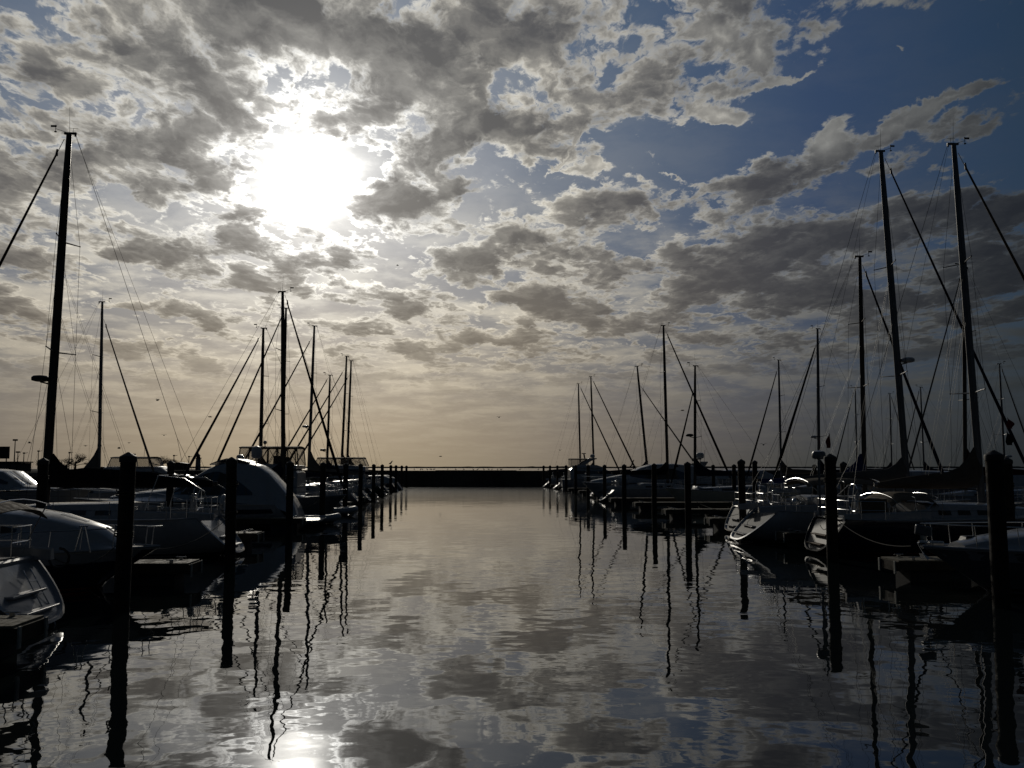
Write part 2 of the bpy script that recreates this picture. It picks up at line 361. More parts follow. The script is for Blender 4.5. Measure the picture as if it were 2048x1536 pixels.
def shore():
    b = MB(); rnd = random.Random(9)
    xs = [-420 + i * 12 for i in range(31)]
    rings = []
    for x in xs:
        h = 2.2 + .35 * mnoise.noise(Vector((x * .03, 0, 0))); e = 172 + 6 * mnoise.noise(Vector((x * .02, 3, 0)))
        k = 1 if x < -66 else .6
        rings.append([(x, e - 7, -3), (x, e - 3, .9), (x, e, h * k), (x, e + 60, (h + .2) * k), (x, e + 130, (h + .1) * k), (x, e + 160, -3)])
    b.loft(rings); o = b.build('shore', LAND, angle=60); o['kind'] = 'structure'
shore()

# ------------------------------------------------------------------ pilings and docks
def piling(px, d, label, group, h=3.10, r=.165, cap=True, seed=0, dz=0.):
    x = xat(px, d); t = thing('mooring_piling', label, 'piling', (x, d, 0), rz=seed * .7, group=group)
    rnd = random.Random(seed); b = MB(); rings = []; n = 14
    lean = (rnd.uniform(-.011, .011), rnd.uniform(-.011, .011)); r *= rnd.uniform(.95, 1.06)
    for i in range(9):
        z = -2.0 + (h + 2.0) * i / 8; rr = r * (1.04 - .06 * i / 8)
        rings.append([((rr * (1 + .035 * math.sin(3 * q + seed))) * math.cos(q * 2 * math.pi / n) + lean[0] * z, rr * (1 + .03 * math.cos(2 * q + seed)) * math.sin(q * 2 * math.pi / n) + lean[1] * z, z) for q in range(n)])
    b.loft(rings); b.build('post', PILE, t, angle=50)
    c = MB(); R2 = r * 1.10
    rr = [[(k * math.cos(q * 2 * math.pi / n) + lean[0] * h, k * math.sin(q * 2 * math.pi / n) + lean[1] * h, z) for q in range(n)] for k, z in ((R2, h - .10), (R2 * 1.02, h - .01), (R2 * .96, h + .03), (.02, h + .03 + r * .55))]
    c.loft(rr); c.build('cap', CAPM, t, angle=30)
    if d < 45 and rnd.random() < .8:
        for k in range(2): w = MB(); zz = rnd.uniform(1.3, 1.7) if k == 0 else rnd.uniform(2.2, 2.6); w.tube([((r * 1.06 + .012) * math.cos(q * .42), (r * 1.06 + .012) * math.sin(q * .42), zz + q * .0035 + .01 * math.sin(q)) for q in range(40)], .016, 5); w.build('rope_wrap', FASCIA, t)
    return t
ordn = ['first', 'second', 'third', 'fourth', 'fifth', 'sixth', 'seventh', 'eighth', 'ninth', 'tenth', 'eleventh', 'twelfth', 'thirteenth']
left_pil = [(253, 20.0, 3.20), (465, 29.7, 3.20), (581, 40, 3.15), (646, 50, 3.15), (691, 60.4, 3.15), (721.5, 70, 3.15), (747.5, 81, 3.15), (765, 91, 3.15), (781.5, 103, 3.12), (792, 112, 3.12), (803.5, 124.6, 3.1), (813, 136, 3.1)]
right_pil = [(1991, 20.2, 3.24), (1660, 29.7, 3.30), (1484, 39.3, 3.22), (1375, 49.3, 3.16), (1307.5, 58.6, 3.12), (1247.5, 70.2, 3.1), (1209, 80.6, 3.1), (1176, 92, 3.12), (1151, 103.5, 3.12), (1132, 114, 3.12), (1114.5, 126, 3.12), (1099.5, 132, 3.12), (1087, 140, 3.12)]
for i, (px, d, h) in enumerate(left_pil):
    piling(px, d, f'{ordn[i]} dark timber piling from the camera along the left edge of the channel', 'mooring pilings along the left side of the channel', h, .160 if i else .166, seed=i)
for i, (px, d, h) in enumerate(right_pil):
    piling(px, d, f'{ordn[i]} dark timber piling from the camera along the right edge of the channel', 'mooring pilings along the right side of the channel', h, .175 if i < 2 else .162, seed=i + 20)
inner = [(86, 30, 3.18, 'dark piling standing just left of the tall left mast'), (341, 39, 3.15, 'dark piling behind the charcoal boom cover, right of the nearest left piling'),
         (2014, 30, 3.2, 'dark piling half hidden behind the nearest right channel piling'), (1509, 57, 3.3, 'slim piling just right of the third right channel piling'),
         (1467, 70, 3.1, 'small distant piling just left of the third right channel piling'), (1427, 80, 3.1, 'small distant piling right of the white radar arch'),
         (1354, 84, 3.1, 'tiny piling top between two masts behind the long white yacht'), (1268, 104, 3.1, 'tiny piling beside the cormorant with raised wing'),
         (1687, 45, 3.15, 'piling just right of the second right channel piling'), (1628, 75, 3.1, 'distant piling behind the white radar post'), (1704, 90, 3.1, 'small far piling left of the blue sail cover')]
for i, (px, d, h, l) in enumerate(inner): piling(px, d, l, 'inner pilings between the slips', h, .155, seed=50 + i)

def finger(end_x, d, side, L, label, W=1.05, z=.55):
    """finger dock; local +X points from its channel end towards the walkway"""
    t = thing('finger_dock', label, 'dock', (end_x, d, 0), heading(side), group='finger docks between the boats')
    b = MB(); n = int(L / .145); 
    for i in range(n): b.box((.0725 + i * .145, 0, z), (.136, W, .04))
    b.build('decking', PLANK, t, smooth=False)
    f = MB()
    for y in (-W / 2 + .02, W / 2 - .02): f.box((L / 2, y, z - .135), (L, .045, .22))
    f.box((-.026, 0, z - .14), (.05, W + .02, .24)); f.build('fascia', FASCIA, t, smooth=False)
    for y in (-W / 2 + .07, W / 2 - .07):
        e = MB(); e.box((-.07, y, z - .17), (.035, .10, .34)); e.build('end_bumper', BUMPER, t, smooth=False, bevel=.01)
    x = .5; k = 0
    while x < L - .5:
        q = MB(); q.box((x + .4, 0, .12), (1.1, W * .8, .44)); x += 2.1; q.build('float', FLOAT, t, smooth=False)
    for x in (.45, L * .5):
        for y in (-W / 2 + .12, W / 2 - .12):
            c = MB(); c.tube([(x - .13, y, z + .09), (x + .13, y, z + .09)], .015, 6); c.box((x, y, z + .05), (.09, .03, .07)); c.build('cleat', STEEL, t)
    return t
for i, d in enumerate([15.0, 24.3, 35.0, 45.0, 55.2, 65.3, 75.5, 86.0, 97.0, 108.0, 118.5, 130.0]):
    ex = {15.0: xat(72, 15.0), 24.3: xat(391, 24.2)}.get(d, -7.1 - .0619 * d - .2)
    finger(ex, d, -1, 12.5, f'{ordn[i]} wooden finger dock from the camera on the left side')
for i, (px, d) in enumerate([(1772, 25.0), (1560, 35.2), (1415, 45.0), (1329, 54.3), (1269, 64.7), (1221, 73.7), (1186, 85.5), (1158, 97.), (1137, 108.), (1118, 119.), (1102, 130.)]):
    finger(xat(px, d), d, 1, 13.0, f'{ordn[i]} wooden finger dock from the camera on the right side')
def walkway(name, x0, y0, x1, y1, w, label):
    t = thing(name, label, 'walkway', (x0, y0, 0), math.atan2(y1 - y0, x1 - x0), group='main walkways behind the slips')
    L = math.hypot(x1 - x0, y1 - y0); b = MB()
    for i in range(int(L / .3)): b.box((.15 + i * .3, 0, .56), (.285, w, .04))
    b.build('decking', PLANK, t, smooth=False); f = MB(); f.box((L / 2, 0, .30), (L, w - .1, .46)); f.build('fascia', FASCIA, t, smooth=False)
walkway('dock_walkway', -21.5, 12, -29.0, 140, 2.0, 'long dock walkway behind the bows of the left row')
walkway('dock_walkway', 24.2, 20, 19.5, 140, 2.0, 'long dock walkway behind the bows of the right row')

# ------------------------------------------------------------------ boats
def lerp(a, b, t): return a + (b - a) * t
def interp(tab, x):
    if x <= tab[0][0]: return tab[0][1:]
    for p, q in zip(tab, tab[1:]):
        if x <= q[0]:
            k = (x - p[0]) / (q[0] - p[0]) if q[0] > p[0] else 0
            return tuple(lerp(a, b, k) for a, b in zip(p[1:], q[1:]))
    return tab[-1][1:]
class Hull:
    """local frame: stern at x = 0 on the waterline, bow at x = L, z = 0 the water"""
    def __init__(s, L, B, fs, fb, draft=.5, rs=.9, rb=1.2, ws=.78, tm=.42, flare=0., dip=.10, d0=None):
        s.d0 = d0 if d0 is not None else draft * .45
        s.L, s.B, s.fs, s.fb, s.dr, s.rs, s.rb, s.ws, s.tm, s.fl, s.dip = L, B, fs, fb, draft, rs, rb, ws, tm, flare, dip
    def half(s, t):
        if t < s.tm: k = 1 - (1 - s.ws) * ((s.tm - t) / s.tm) ** 2
        else:
            u = (t - s.tm) / (1 - s.tm); k = max(0, 1 - u ** 2.15) ** .92
        return max(.025, s.B / 2 * k)
    def sheer(s, t): return lerp(s.fs, s.fb, t ** 1.4) - s.dip * math.sin(math.pi * t)
    def pt(s, t, phi, side):
        b = s.half(t); zs = s.sheer(t); c, sn = math.cos(phi), math.sin(phi)
        y = b * max(0, c) ** .62; k0 = min(1, t / .30); dr = lerp(s.d0, s.dr * (1 - .35 * t), k0 * k0 * (3 - 2 * k0))
        z = zs - (zs + dr) * sn ** 1.15
        if s.fl and t > .45: y *= 1 - s.fl * ((t - .45) / .55) * sn
        x = t * s.L
        k = max(0, 1 - t / .16); x += s.rs * max(-.2, min(1, z / zs)) * k
        k = max(0, (t - .72) / .28); x -= s.rb * (1 - max(-.3, z / s.fb)) * k ** 2
        return (x, side * y, z)
    def edge(s, t, dy=0., dz=0.):
        x, y, z = s.pt(t, 0, 1); return x, y + dy, z + dz
    def build(s, par, m, deck=DECK, rail=WHITE2, transom=WHITE2, steps=True, ns=26, m_=9):
        ph = [math.pi / 2 * j / m_ for j in range(m_ + 1)]
        rings = []
        for i in range(ns + 1):
            t = i / ns; t = t if i < ns else 1.
            rings.append([s.pt(t, p, -1) for p in ph] + [s.pt(t, p, 1) for p in ph[::-1][1:]])
        b = MB(); b.loft(rings, False, False)
        r = rings[-1]; b.add(r, [tuple(range(len(r)))])
        b.build('hull', m, par, angle=60)
        d = MB(); g = []
        for i in range(ns + 1):
            t = i / ns; x, y, z = s.pt(t, 0, 1); g.append([(x, y * (k - 1) if True else 0, z - .015 + .055 * y * (1 - (k - 1) ** 2)) for k in (0, .4, .8, 1, 1.2, 1.6, 2)])
        d.sheet(g, .03); d.build('deck', deck, par, angle=40)
        # toe rail
        q = MB()
        for sd in (-1, 1): q.tube([(lambda p: (p[0], p[1] * 1., p[2] + .012))(s.pt(i / ns, 0, sd)) for i in range(ns + 1)], .028, 5)
        q.build('toe_rail', rail, par)
        # transom: raised rim and a recessed panel
        T = [Vector(p) for p in rings[0]]; c = sum(T, Vector()) / len(T); c.z = (T[0].z + 0) / 2 + .05
        nrm = Vector((-1, 0, .001)); nrm = Vector((-s.fs, 0, s.rs)).normalized() if s.rs else Vector((-1, 0, 0))
        def sc(k, off): return [c + (p - c) * k + nrm * off for p in T]
        e = MB(); e.loft([sc(1., 0), sc(1.01, .03), sc(.93, .045), sc(.87, -.03)], True, False)
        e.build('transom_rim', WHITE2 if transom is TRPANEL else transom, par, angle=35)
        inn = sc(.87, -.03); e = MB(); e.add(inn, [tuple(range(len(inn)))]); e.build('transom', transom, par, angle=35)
        if steps:
            e = MB(); w = abs(T[0].y) * .95
            for zz in (.36, .66):
                if zz < s.fs - .35:
                    x = s.rs * zz / s.fs - .02; e.box((x, 0, zz), (.20, w, .045))
            e.build('boarding_step', TEAK if m in (NAVY, GREEN) else WHITE2, par, smooth=False, bevel=.012)
class House:
    def __init__(s, st, cam=.06, rd=.09): s.st = sorted(st); s.cam = cam; s.rd = rd      # (x, zb, zt, wb, wt)
    def ring(s, x):
        zb, zt, wb, wt = interp(s.st, x); rd = min(s.rd, (zt - zb) * .45)
        R_ = [(-wb, zb), (-lerp(wb, wt, .5), lerp(zb, zt - rd, .5)), (-wt, zt - rd), (-wt + rd * .3, zt - rd * .3), (-wt + rd, zt), (-wt * .5, zt + s.cam * .7), (0, zt + s.cam)]
        return [(x, y, z) for y, z in R_] + [(x, -y, z) for y, z in R_[::-1][1:]]
    def build(s, name, par, m, seg=18):
        xs = sorted(set([p[0] for p in s.st] + [lerp(s.st[0][0], s.st[-1][0], i / seg) for i in range(seg + 1)]))
        b = MB(); b.loft([s.ring(x) for x in xs]); return b.build(name, m, par, angle=45)
    def side(s, x, z, off=.010):
        zb, zt, wb, wt = interp(s.st, x); rd = min(s.rd, (zt - zb) * .45); k = (z - zb) / max(.01, zt - rd - zb); return lerp(wb, wt, max(0, min(1, k))) + off
    def window(s, name, par, m, pts, n=10):
        """pts: (x, z low, z high) samples; one pane on each side"""
        out = []
        pts = sorted(pts)
        for sd in (-1, 1):
            g = []
            for i in range(n + 1):
                x = lerp(pts[0][0], pts[-1][0], i / n); z0, z1 = interp(pts, x)
                g.append([(x, sd * s.side(x, z), z) for z in [lerp(z0, max(z1, z0 + .01), k / 3) for k in range(4)]])
            b = MB(); b.sheet(g if sd > 0 else g[::-1], .016); out.append(b.build(name, m, par, angle=40))
        return out
    def topwin(s, name, par, m, x0, x1, f=.8, n=6, off=.012):
        g = []
        for i in range(n + 1):
            x = lerp(x0, x1, i / n); zb, zt, wb, wt = interp(s.st, x); w = (wt - s.rd) * f
            g.append([(x, w * k, zt + s.cam * (1 - abs(k) ** 1.6) * .98 + off) for k in (-1, -.5, 0, .5, 1)])
        b = MB(); b.sheet(g, .01); return b.build(name, m, par, angle=40)

def stanchions(par, H, t0, t1, n, h=.60, gate=None):
    for sd in (-1, 1):
        P = []
        for i in range(n):
            b = MB(); t = lerp(t0, t1, i / (n - 1)); x, y, z = H.pt(t, 0, sd); y *= .965; b.tube([(x, y, z), (x, y, z + h)], .013, 5); P.append((x, y, z)); b.build('stanchion', STEEL, par)
        for hh in (h, h * .52): w = MB(); w.tube([(p[0], p[1], p[2] + hh - .01) for p in P], .0055, 4); w.build('lifeline', WIRE, par)
def pulpit(par, H, t0=.90, h=.62):
    b = MB(); A = H.pt(t0, 0, 1); C = H.pt(.965, 0, 1); B_ = H.pt(1, 0, 1)
    for hh in (h, h * .5):
        pts = []
        for t in (t0, .93, .96, .985): x, y, z = H.pt(t, 0, -1); pts.append((x, y * .96, z + hh))
        pts.append((B_[0] + .03, 0, B_[2] + hh))
        for t in (.985, .96, .93, t0): x, y, z = H.pt(t, 0, 1); pts.append((x, y * .96, z + hh))
        b.tube(pts, .014, 6)
    for t in (t0, .955):
        for sd in (-1, 1): x, y, z = H.pt(t, 0, sd); b.tube([(x, y * .96, z), (x, y * .96, z + h)], .014, 6)
    b.build('bow_rail', STEEL, par)
def pushpit(par, H, t1=.16, h=.62):
    for sd in (-1, 1):
        b = MB()
        for hh in (h, h * .52):
            pts = []
            for t in (t1, .10, .05, .012): x, y, z = H.pt(t, 0, sd); pts.append((x, y * .95, z + hh))
            x, y, z = H.pt(.0, 0, sd); pts.append((x + .02, y * .72, z + hh)); pts.append((x + .02, y * .35, z + hh)); b.tube(pts, .014, 6)
        for t, k in ((t1, .95), (.06, .95), (.006, .90), (.006, .36)):
            x, y, z = H.pt(t, 0, sd); b.tube([(x, y * k, z), (x, y * k, z + h)], .014, 6)
        b.build('stern_rail', STEEL, par)
def fenders(par, H, ts, sd, m=RUBBER):
    for t in ts:
        x, y, z = H.pt(t, .55, sd); x0, y0, z0 = H.pt(t, 0, sd)
        b = MB(); zz = max(.28, z0 - .55); b.tube([(x0, y0 + sd * .13, zz + .33), (x0, y0 + sd * .13, zz + .29), (x0, y0 + sd * .13, zz + .22), (x0, y0 + sd * .13, zz - .22), (x0, y0 + sd * .13, zz - .28)], [.02, .07, .11, .11, .03], 10)
        b.tube([(x0, y0 * .98, z0 + .3), (x0, y0 + sd * .12, zz + .3)], .008, 4); b.build('fender', m, par)
def canopy(par, name, m, x0, x1, w, z, crown=.16, drop=.10, poles=True, zdeck=1.2, frames=3, rake=.25):
    """bimini or dodger top: bowed cloth over hoops"""
    g = []
    for i in range(9):
        u = i / 8; x = lerp(x0, x1, u); row = []
        for j in range(9):
            v = j / 8 * 2 - 1; row.append((x, v * w, z + crown * (1 - v * v) - drop * abs(2 * u - 1) ** 3 - .10 * max(0, abs(v) - .82) / .18))
        g.append(row)
    b = MB(); b.sheet(g, .02); c = b.build(name, m, par, angle=60)
    if poles:
        b = MB(); xm = (x0 + x1) / 2
        for sd in (-1, 1):
            for i in range(frames):
                x = lerp(x0 + .03, x1 - .03, i / (frames - 1)); b.tube([(x, sd * w, z - .06), (lerp(x, xm, 1 - rake), sd * w * 1.02, zdeck)], .013, 6)
        for i in range(frames):
            x = lerp(x0 + .03, x1 - .03, i / (frames - 1)); b.tube([(x, v * w, z + crown * (1 - v * v) - .035) for v in (-1, -.6, -.2, .2, .6, 1)], .012, 6)
        b.build('hoop_frame', STEEL, par)
    return c
def radar_dome(par, c, r=.30, h=.22, bracket=None, m=WPLAST):
    b = MB(); n = 16
    b.loft([[(c[0] + k * r * math.cos(q * 2 * math.pi / n), c[1] + k * r * math.sin(q * 2 * math.pi / n), c[2] + z) for q in range(n)] for k, z in ((.55, -h / 2), (.95, -h * .36), (1, -h * .1), (.98, h * .2), (.80, h * .42), (.3, h * .52))])
    o = b.build('radar_dome', m, par)
    if bracket:
        b = MB(); b.tube([bracket, (c[0], c[1], c[2] - h / 2 - .01)], .03, 6); b.build('radar_bracket', ALU, par)
    return o
def rig(par, H, foot, top, deck_z, mastm=ALU, fore=None, back=True, boom=4.6, cover=C_NAVY, boom_z=2.35, collar=1.2, spread=(.40, .70), radar=None, mr=.105, jib=SAILC, antenna=True, jr=1., vang=True, cover_h=.34):
    fx, fz = foot; tx, tz = top; Hm = tz - fz
    def at(k): return (lerp(fx, tx, k), 0, lerp(fz, tz, k))
    b = MB(); b.tube([at(k) for k in (0, .3, .6, .85, 1)], [mr, mr, mr * .98, mr * .85, mr * .62], 12, sq=.72)
    M = b.build('mast', mastm, par)
    b = MB(); b.box((tx - .04, 0, tz + .01), (.42, .07, .07)); b.box((tx - .22, 0, tz - .05), (.06, .04, .10)); b.build('masthead_crane', mastm, M)
    b = MB(); b.tube([(tx + .05, .03, tz + .03), (tx + .45, .05, tz + .16)], .008, 4); b.tube([(tx + .45, .05, tz + .05), (tx + .45, .05, tz + .30)], .010, 4)
    b.box((tx + .52, .05, tz + .25), (.20, .012, .07)); b.ball((tx + .45, .05, tz + .05), (.05, .05, .025), 8, 5)
    b.tube([(tx - .12, -.03, tz), (tx - .13, -.03, tz + .22)], .006, 4); b.tube([(tx - .28, -.03, tz + .20), (tx + .05, -.03, tz + .22)], .006, 4); b.build('wind_vane', BLACKP, M)
    if antenna: b = MB(); b.tube([(tx - .02, 0, tz), (tx + .02, 0, tz + .95)], [.008, .004], 4); b.build('whip_antenna', BLACKP, M)
    tips = []; sw = H.B * .30
    for si, k in enumerate(spread):
        x, _, z = at(k); L = sw * (1 - .18 * si); b = MB()
        for sd in (-1, 1): b.tube([(x, 0, z), (x - .22, sd * L, z + .06)], [.030, .018], 6); b.ball((x - .22, sd * L, z + .06), .028, 6, 4)
        b.build('spreader', mastm, M); tips.append((x - .22, L, z + .06))
    t_m = (fx / H.L); ch = H.pt(t_m, 0, 1); b = MB(); wr = .0065
    for sd in (-1, 1):
        P = [at(.985)] + [(p[0], sd * p[1], p[2]) for p in tips[::-1]] + [(ch[0] - .12, sd * ch[1] * .93, ch[2])]
        b.tube(P, wr, 4)
        for i, k in enumerate(spread):
            nx = tips[i - 1] if i else None
            e = (nx[0], sd * nx[1], nx[2]) if nx else (ch[0] + .25, sd * ch[1] * .90, ch[2]); b.tube([at(k - .01), e], wr * .9, 4)
        e = (ch[0] - .55, sd * ch[1] * .92, ch[2]); b.tube([at(spread[0] - .012), e], wr * .9, 4)
        # halyards led down beside the mast
        b.tube([(tx - .05, sd * .09, tz - .1), (fx + .12 * sd, sd * .16, fz + 1.0)], wr * .7, 4)
    b.build('shroud', WIRE, par)
    if fore:
        kf, bx, bz = fore; a = Vector(at(kf)) + Vector((mr, 0, 0)); e = Vector((bx, 0, bz)); b = MB(); n = 10; pts = []; rs = []
        for i in range(n + 1):
            u = i / n; p = a.lerp(e, .045 + u * .925); p.z -= .05 * math.sin(math.pi * u); pts.append(p); rs.append(jr * lerp(.028, .062, min(1, u * 1.25)) * (1 if u < .93 else .7))
        b.tube(pts, rs, 8); F_ = b.build('furled_jib', jib, par)
        b = MB(); b.tube([a, pts[0]], .012, 5); b.tube([pts[-1], e], .014, 5); b.build('forestay', WIRE, par)
        b = MB(); q = a.lerp(e, .955); b.ball((q.x, q.y, q.z), (.10, .10, .07), 10, 5); b.build('furler_drum', BLACKP, F_)
        b = MB(); q = a.lerp(e, .04); b.tube([q + Vector((.0, 0, .14)), q - Vector((-.02, 0, .10))], [.03, .05], 7); b.build('furler_swivel', BLACKP, F_)
    if back:
        s0 = H.pt(.02, 0, 1); mid = Vector(at(1)).lerp(Vector((s0[0], 0, s0[2])), .80); b = MB()
        b.tube([(tx - .22, 0, tz), mid], .0075, 4)
        for sd in (-1, 1): b.tube([mid, (s0[0] + .05, sd * s0[1] * .8, s0[2])], .007, 4)
        b.tube([(tx - .20, 0, tz - .05), (fx - boom * .98, 0, boom_z + .12)], .005, 4)
        b.build('backstay', WIRE, par)
    if boom:
        x0 = lerp(fx, tx, (boom_z - fz) / Hm) - mr; b = MB(); b.tube([(x0, 0, boom_z), (x0 - boom, 0, boom_z + .03)], [.075, .06], 8, sq=1.3); Bm = b.build('boom', mastm, par)
        if vang: b = MB(); b.tube([(x0 - 1.25, 0, boom_z - .06), (lerp(fx, tx, .05), 0, deck_z + .45)], .022, 5); b.build('boom_vang', WIRE, par); b = MB(); b.tube([(x0 - boom * .8, 0, boom_z - .06), (x0 - boom * .78, 0, deck_z + .3)], .014, 4); b.build('mainsheet', WIRE, par)
        if cover:
            st = [(-.16, -.04, collar, .10), (.06, -.10, collar, .15), (.30, -.11, collar * .72, .17), (.62, -.12, collar * .48, .18), (1.05, -.12, cover_h * 1.12, .18), (boom * .42, -.11, cover_h, .16), (boom * .7, -.10, cover_h * .72, .13), (boom * .97, -.09, .12, .09)]
            rings = []
            rnd = random.Random(int(abs(tx * 10)))
            for (dx_, zl, zu, w) in st:
                c = (zl + zu) / 2; h_ = (zu - zl) / 2; rings.append([(x0 - dx_ + rnd.uniform(-.01, .01), w * math.sin(q * math.pi / 6) * (1 if math.cos(q * math.pi / 6) < .3 else .62), boom_z + c + h_ * math.cos(q * math.pi / 6) + rnd.uniform(-.012, .012)) for q in range(12)])
            b = MB(); b.loft(rings); b.build('sail_cover', cover, Bm, angle=70)
            b = MB()
            for k in (.5, .62): 
                q = at(k)
                for sd in (-1, 1): b.tube([(q[0] - .1, sd * .06, q[2]), (x0 - boom * (k - .12), sd * .12, boom_z + .1)], .0045, 3)
            b.build('lazy_jack', WIRE, Bm)
    if radar:
        q = at(radar); radar_dome(M, (q[0] + .42, 0, q[2]), .29, .21, (q[0] + .08, 0, q[2] - .20), BLACKP if mastm is BRONZE else WPLAST)
    return M
def wheel(par, x, z, r=.45):
    b = MB(); b.torus((x, 0, z + .75), r, .016); 
    for a in range(5): q = a * 2 * math.pi / 5; b.tube([(x, 0, z + .75), (x, r * math.cos(q), z + .75 + r * math.sin(q))], .009, 4)
    W_ = b.build('steering_wheel', STEEL, par); b = MB(); b.box((x + .12, 0, z + .42), (.22, .26, .84), taper=.7); b.build('wheel_pedestal', WHITE2, par, bevel=.02)

def sailboat(label, d, dirn, mast_base, mast_top, stern=None, bow=None, L=11.5, B=3.6, m=WHITE, fs=1.12, fb=1.42, near=True, fore_k=.985, forefoot=None, cover=C_NAVY, boom_z=None, bimini=None, dodger=None, mastm=ALU, radar=None, rs=.9, deck=DECK, roofm=WHITE2, wheel_=True, trans=WHITE2, jib=SAILC, jr=1., **kw):
    h = heading(dirn)
    if stern is not None: sx = xat(stern, d)
    else: sx = xat(bow, d) - dirn * L * math.cos(SKEW)
    t = thing('sailboat', label, 'sailboat', (sx, d - (0 if stern is not None else dirn * L * math.sin(SKEW) * dirn * dirn * 0), 0), h, 'sailing boats moored in the marina')
    H = Hull(L, B, fs, fb, .45, rs, 1.3, .74 if near else .78, .42, d0=-.10)
    H.build(t, m, deck=deck, transom=trans)
    lx = lambda X: (X - sx) * dirn / math.cos(SKEW)
    base = unproj(*mast_base, d); top = unproj(*mast_top, d)
    zr = H.sheer(.55) + .42                                     # coachroof top
    k = (zr - base.z) / (top.z - base.z); fx = lerp(lx(base.x), lx(top.x), k)
    # coachroof and cockpit coaming
    xr0, xr1 = L * .30, min(L * .80, fx + 1.9); w = B * .31
    st = [(xr0 - .05, H.sheer(.3) - .05, zr - .02, w * 1.06, w * .92), (xr0 + .25, H.sheer(.3) - .05, zr + .03, w * 1.06, w * .92), (fx, H.sheer(.55) - .05, zr - .03, w * .98, w * .80), (xr1 - .7, H.sheer(.7) - .05, zr - .16, w * .72, w * .55), (xr1, H.sheer(.78) - .05, H.sheer(.78) + .05, w * .5, w * .38)]
    ho = House(st); roof = ho.build('coachroof', t, roofm)
    nw = 4 if near else 3
    for i in range(nw):
        a = lerp(xr0 + .35, fx + .6, i / nw); e = a + (fx + .25 - xr0) / nw * .62
        z0 = H.sheer(.5) + .10; ho.window('window', roof, GLASS, [(a, z0, z0 + .15), (e, z0, z0 + .14)], 4)
    for sd in (-1, 1):
        co = MB()
        co.loft([[(x, sd * (w * k1 + .02 + q[0] * .17), H.sheer(x / L) - .05 + q[1] * hh) for q in ((0, 0), (.15, .9), (.5, 1.05), (.85, .9), (1, 0))] for x, k1, hh in ((L * .055, 1.0, .22), (L * .12, 1.05, .28), (L * .22, 1.06, .30), (xr0, 1.0, .40))])
        co.build('cockpit_coaming', roofm, t)
    if wheel_: wheel(t, L * .13, H.sheer(.1) - .05, .48)
    if near: stanchions(t, H, .17, .88, 6); 
    else: stanchions(t, H, .17, .88, 4)
    pulpit(t, H); pushpit(t, H)
    if near:
        for sd in (-1, 1):
            for x in (L * .20, L * .26): wn = MB(); wn.tube([(x, sd * (w + .1), H.sheer(.2) + .22), (x, sd * (w + .1), H.sheer(.2) + .36), (x, sd * (w + .1), H.sheer(.2) + .42)], [.075, .055, .065], 10); wn.build('winch', STEEL, t)
        hb = MB(); hb.box((fx + .9, 0, zr - .06), (.5, .5, .05)); hb.build('deck_hatch', GLASS, roof, bevel=.01)
    bz = boom_z if boom_z else zr + .85
    ff = lx(unproj(*forefoot, d).x) if forefoot else L - .12
    ff = min(ff, L - .05)
    if 'boom' not in kw: kw['boom'] = min(fx - L * .06, L * .40)
    rig(t, H, (fx, zr), (lx(top.x), top.z), zr, mastm=mastm, fore=(fore_k, ff, H.sheer(ff / L) + .18), cover=cover, boom_z=bz, radar=radar, jib=jib, jr=jr, **kw)
    if dodger: canopy(t, 'dodger', dodger, xr0 - .35, xr0 + 1.0, w * 1.02, zr + .55, .16, .30, True, zr - .1, 3)
    if bimini: canopy(t, 'bimini', bimini, L * .05, L * .05 + 2.2, B * .36, H.sheer(.1) + 1.55, .12, .05, True, H.sheer(.1), 3)
    return t, H

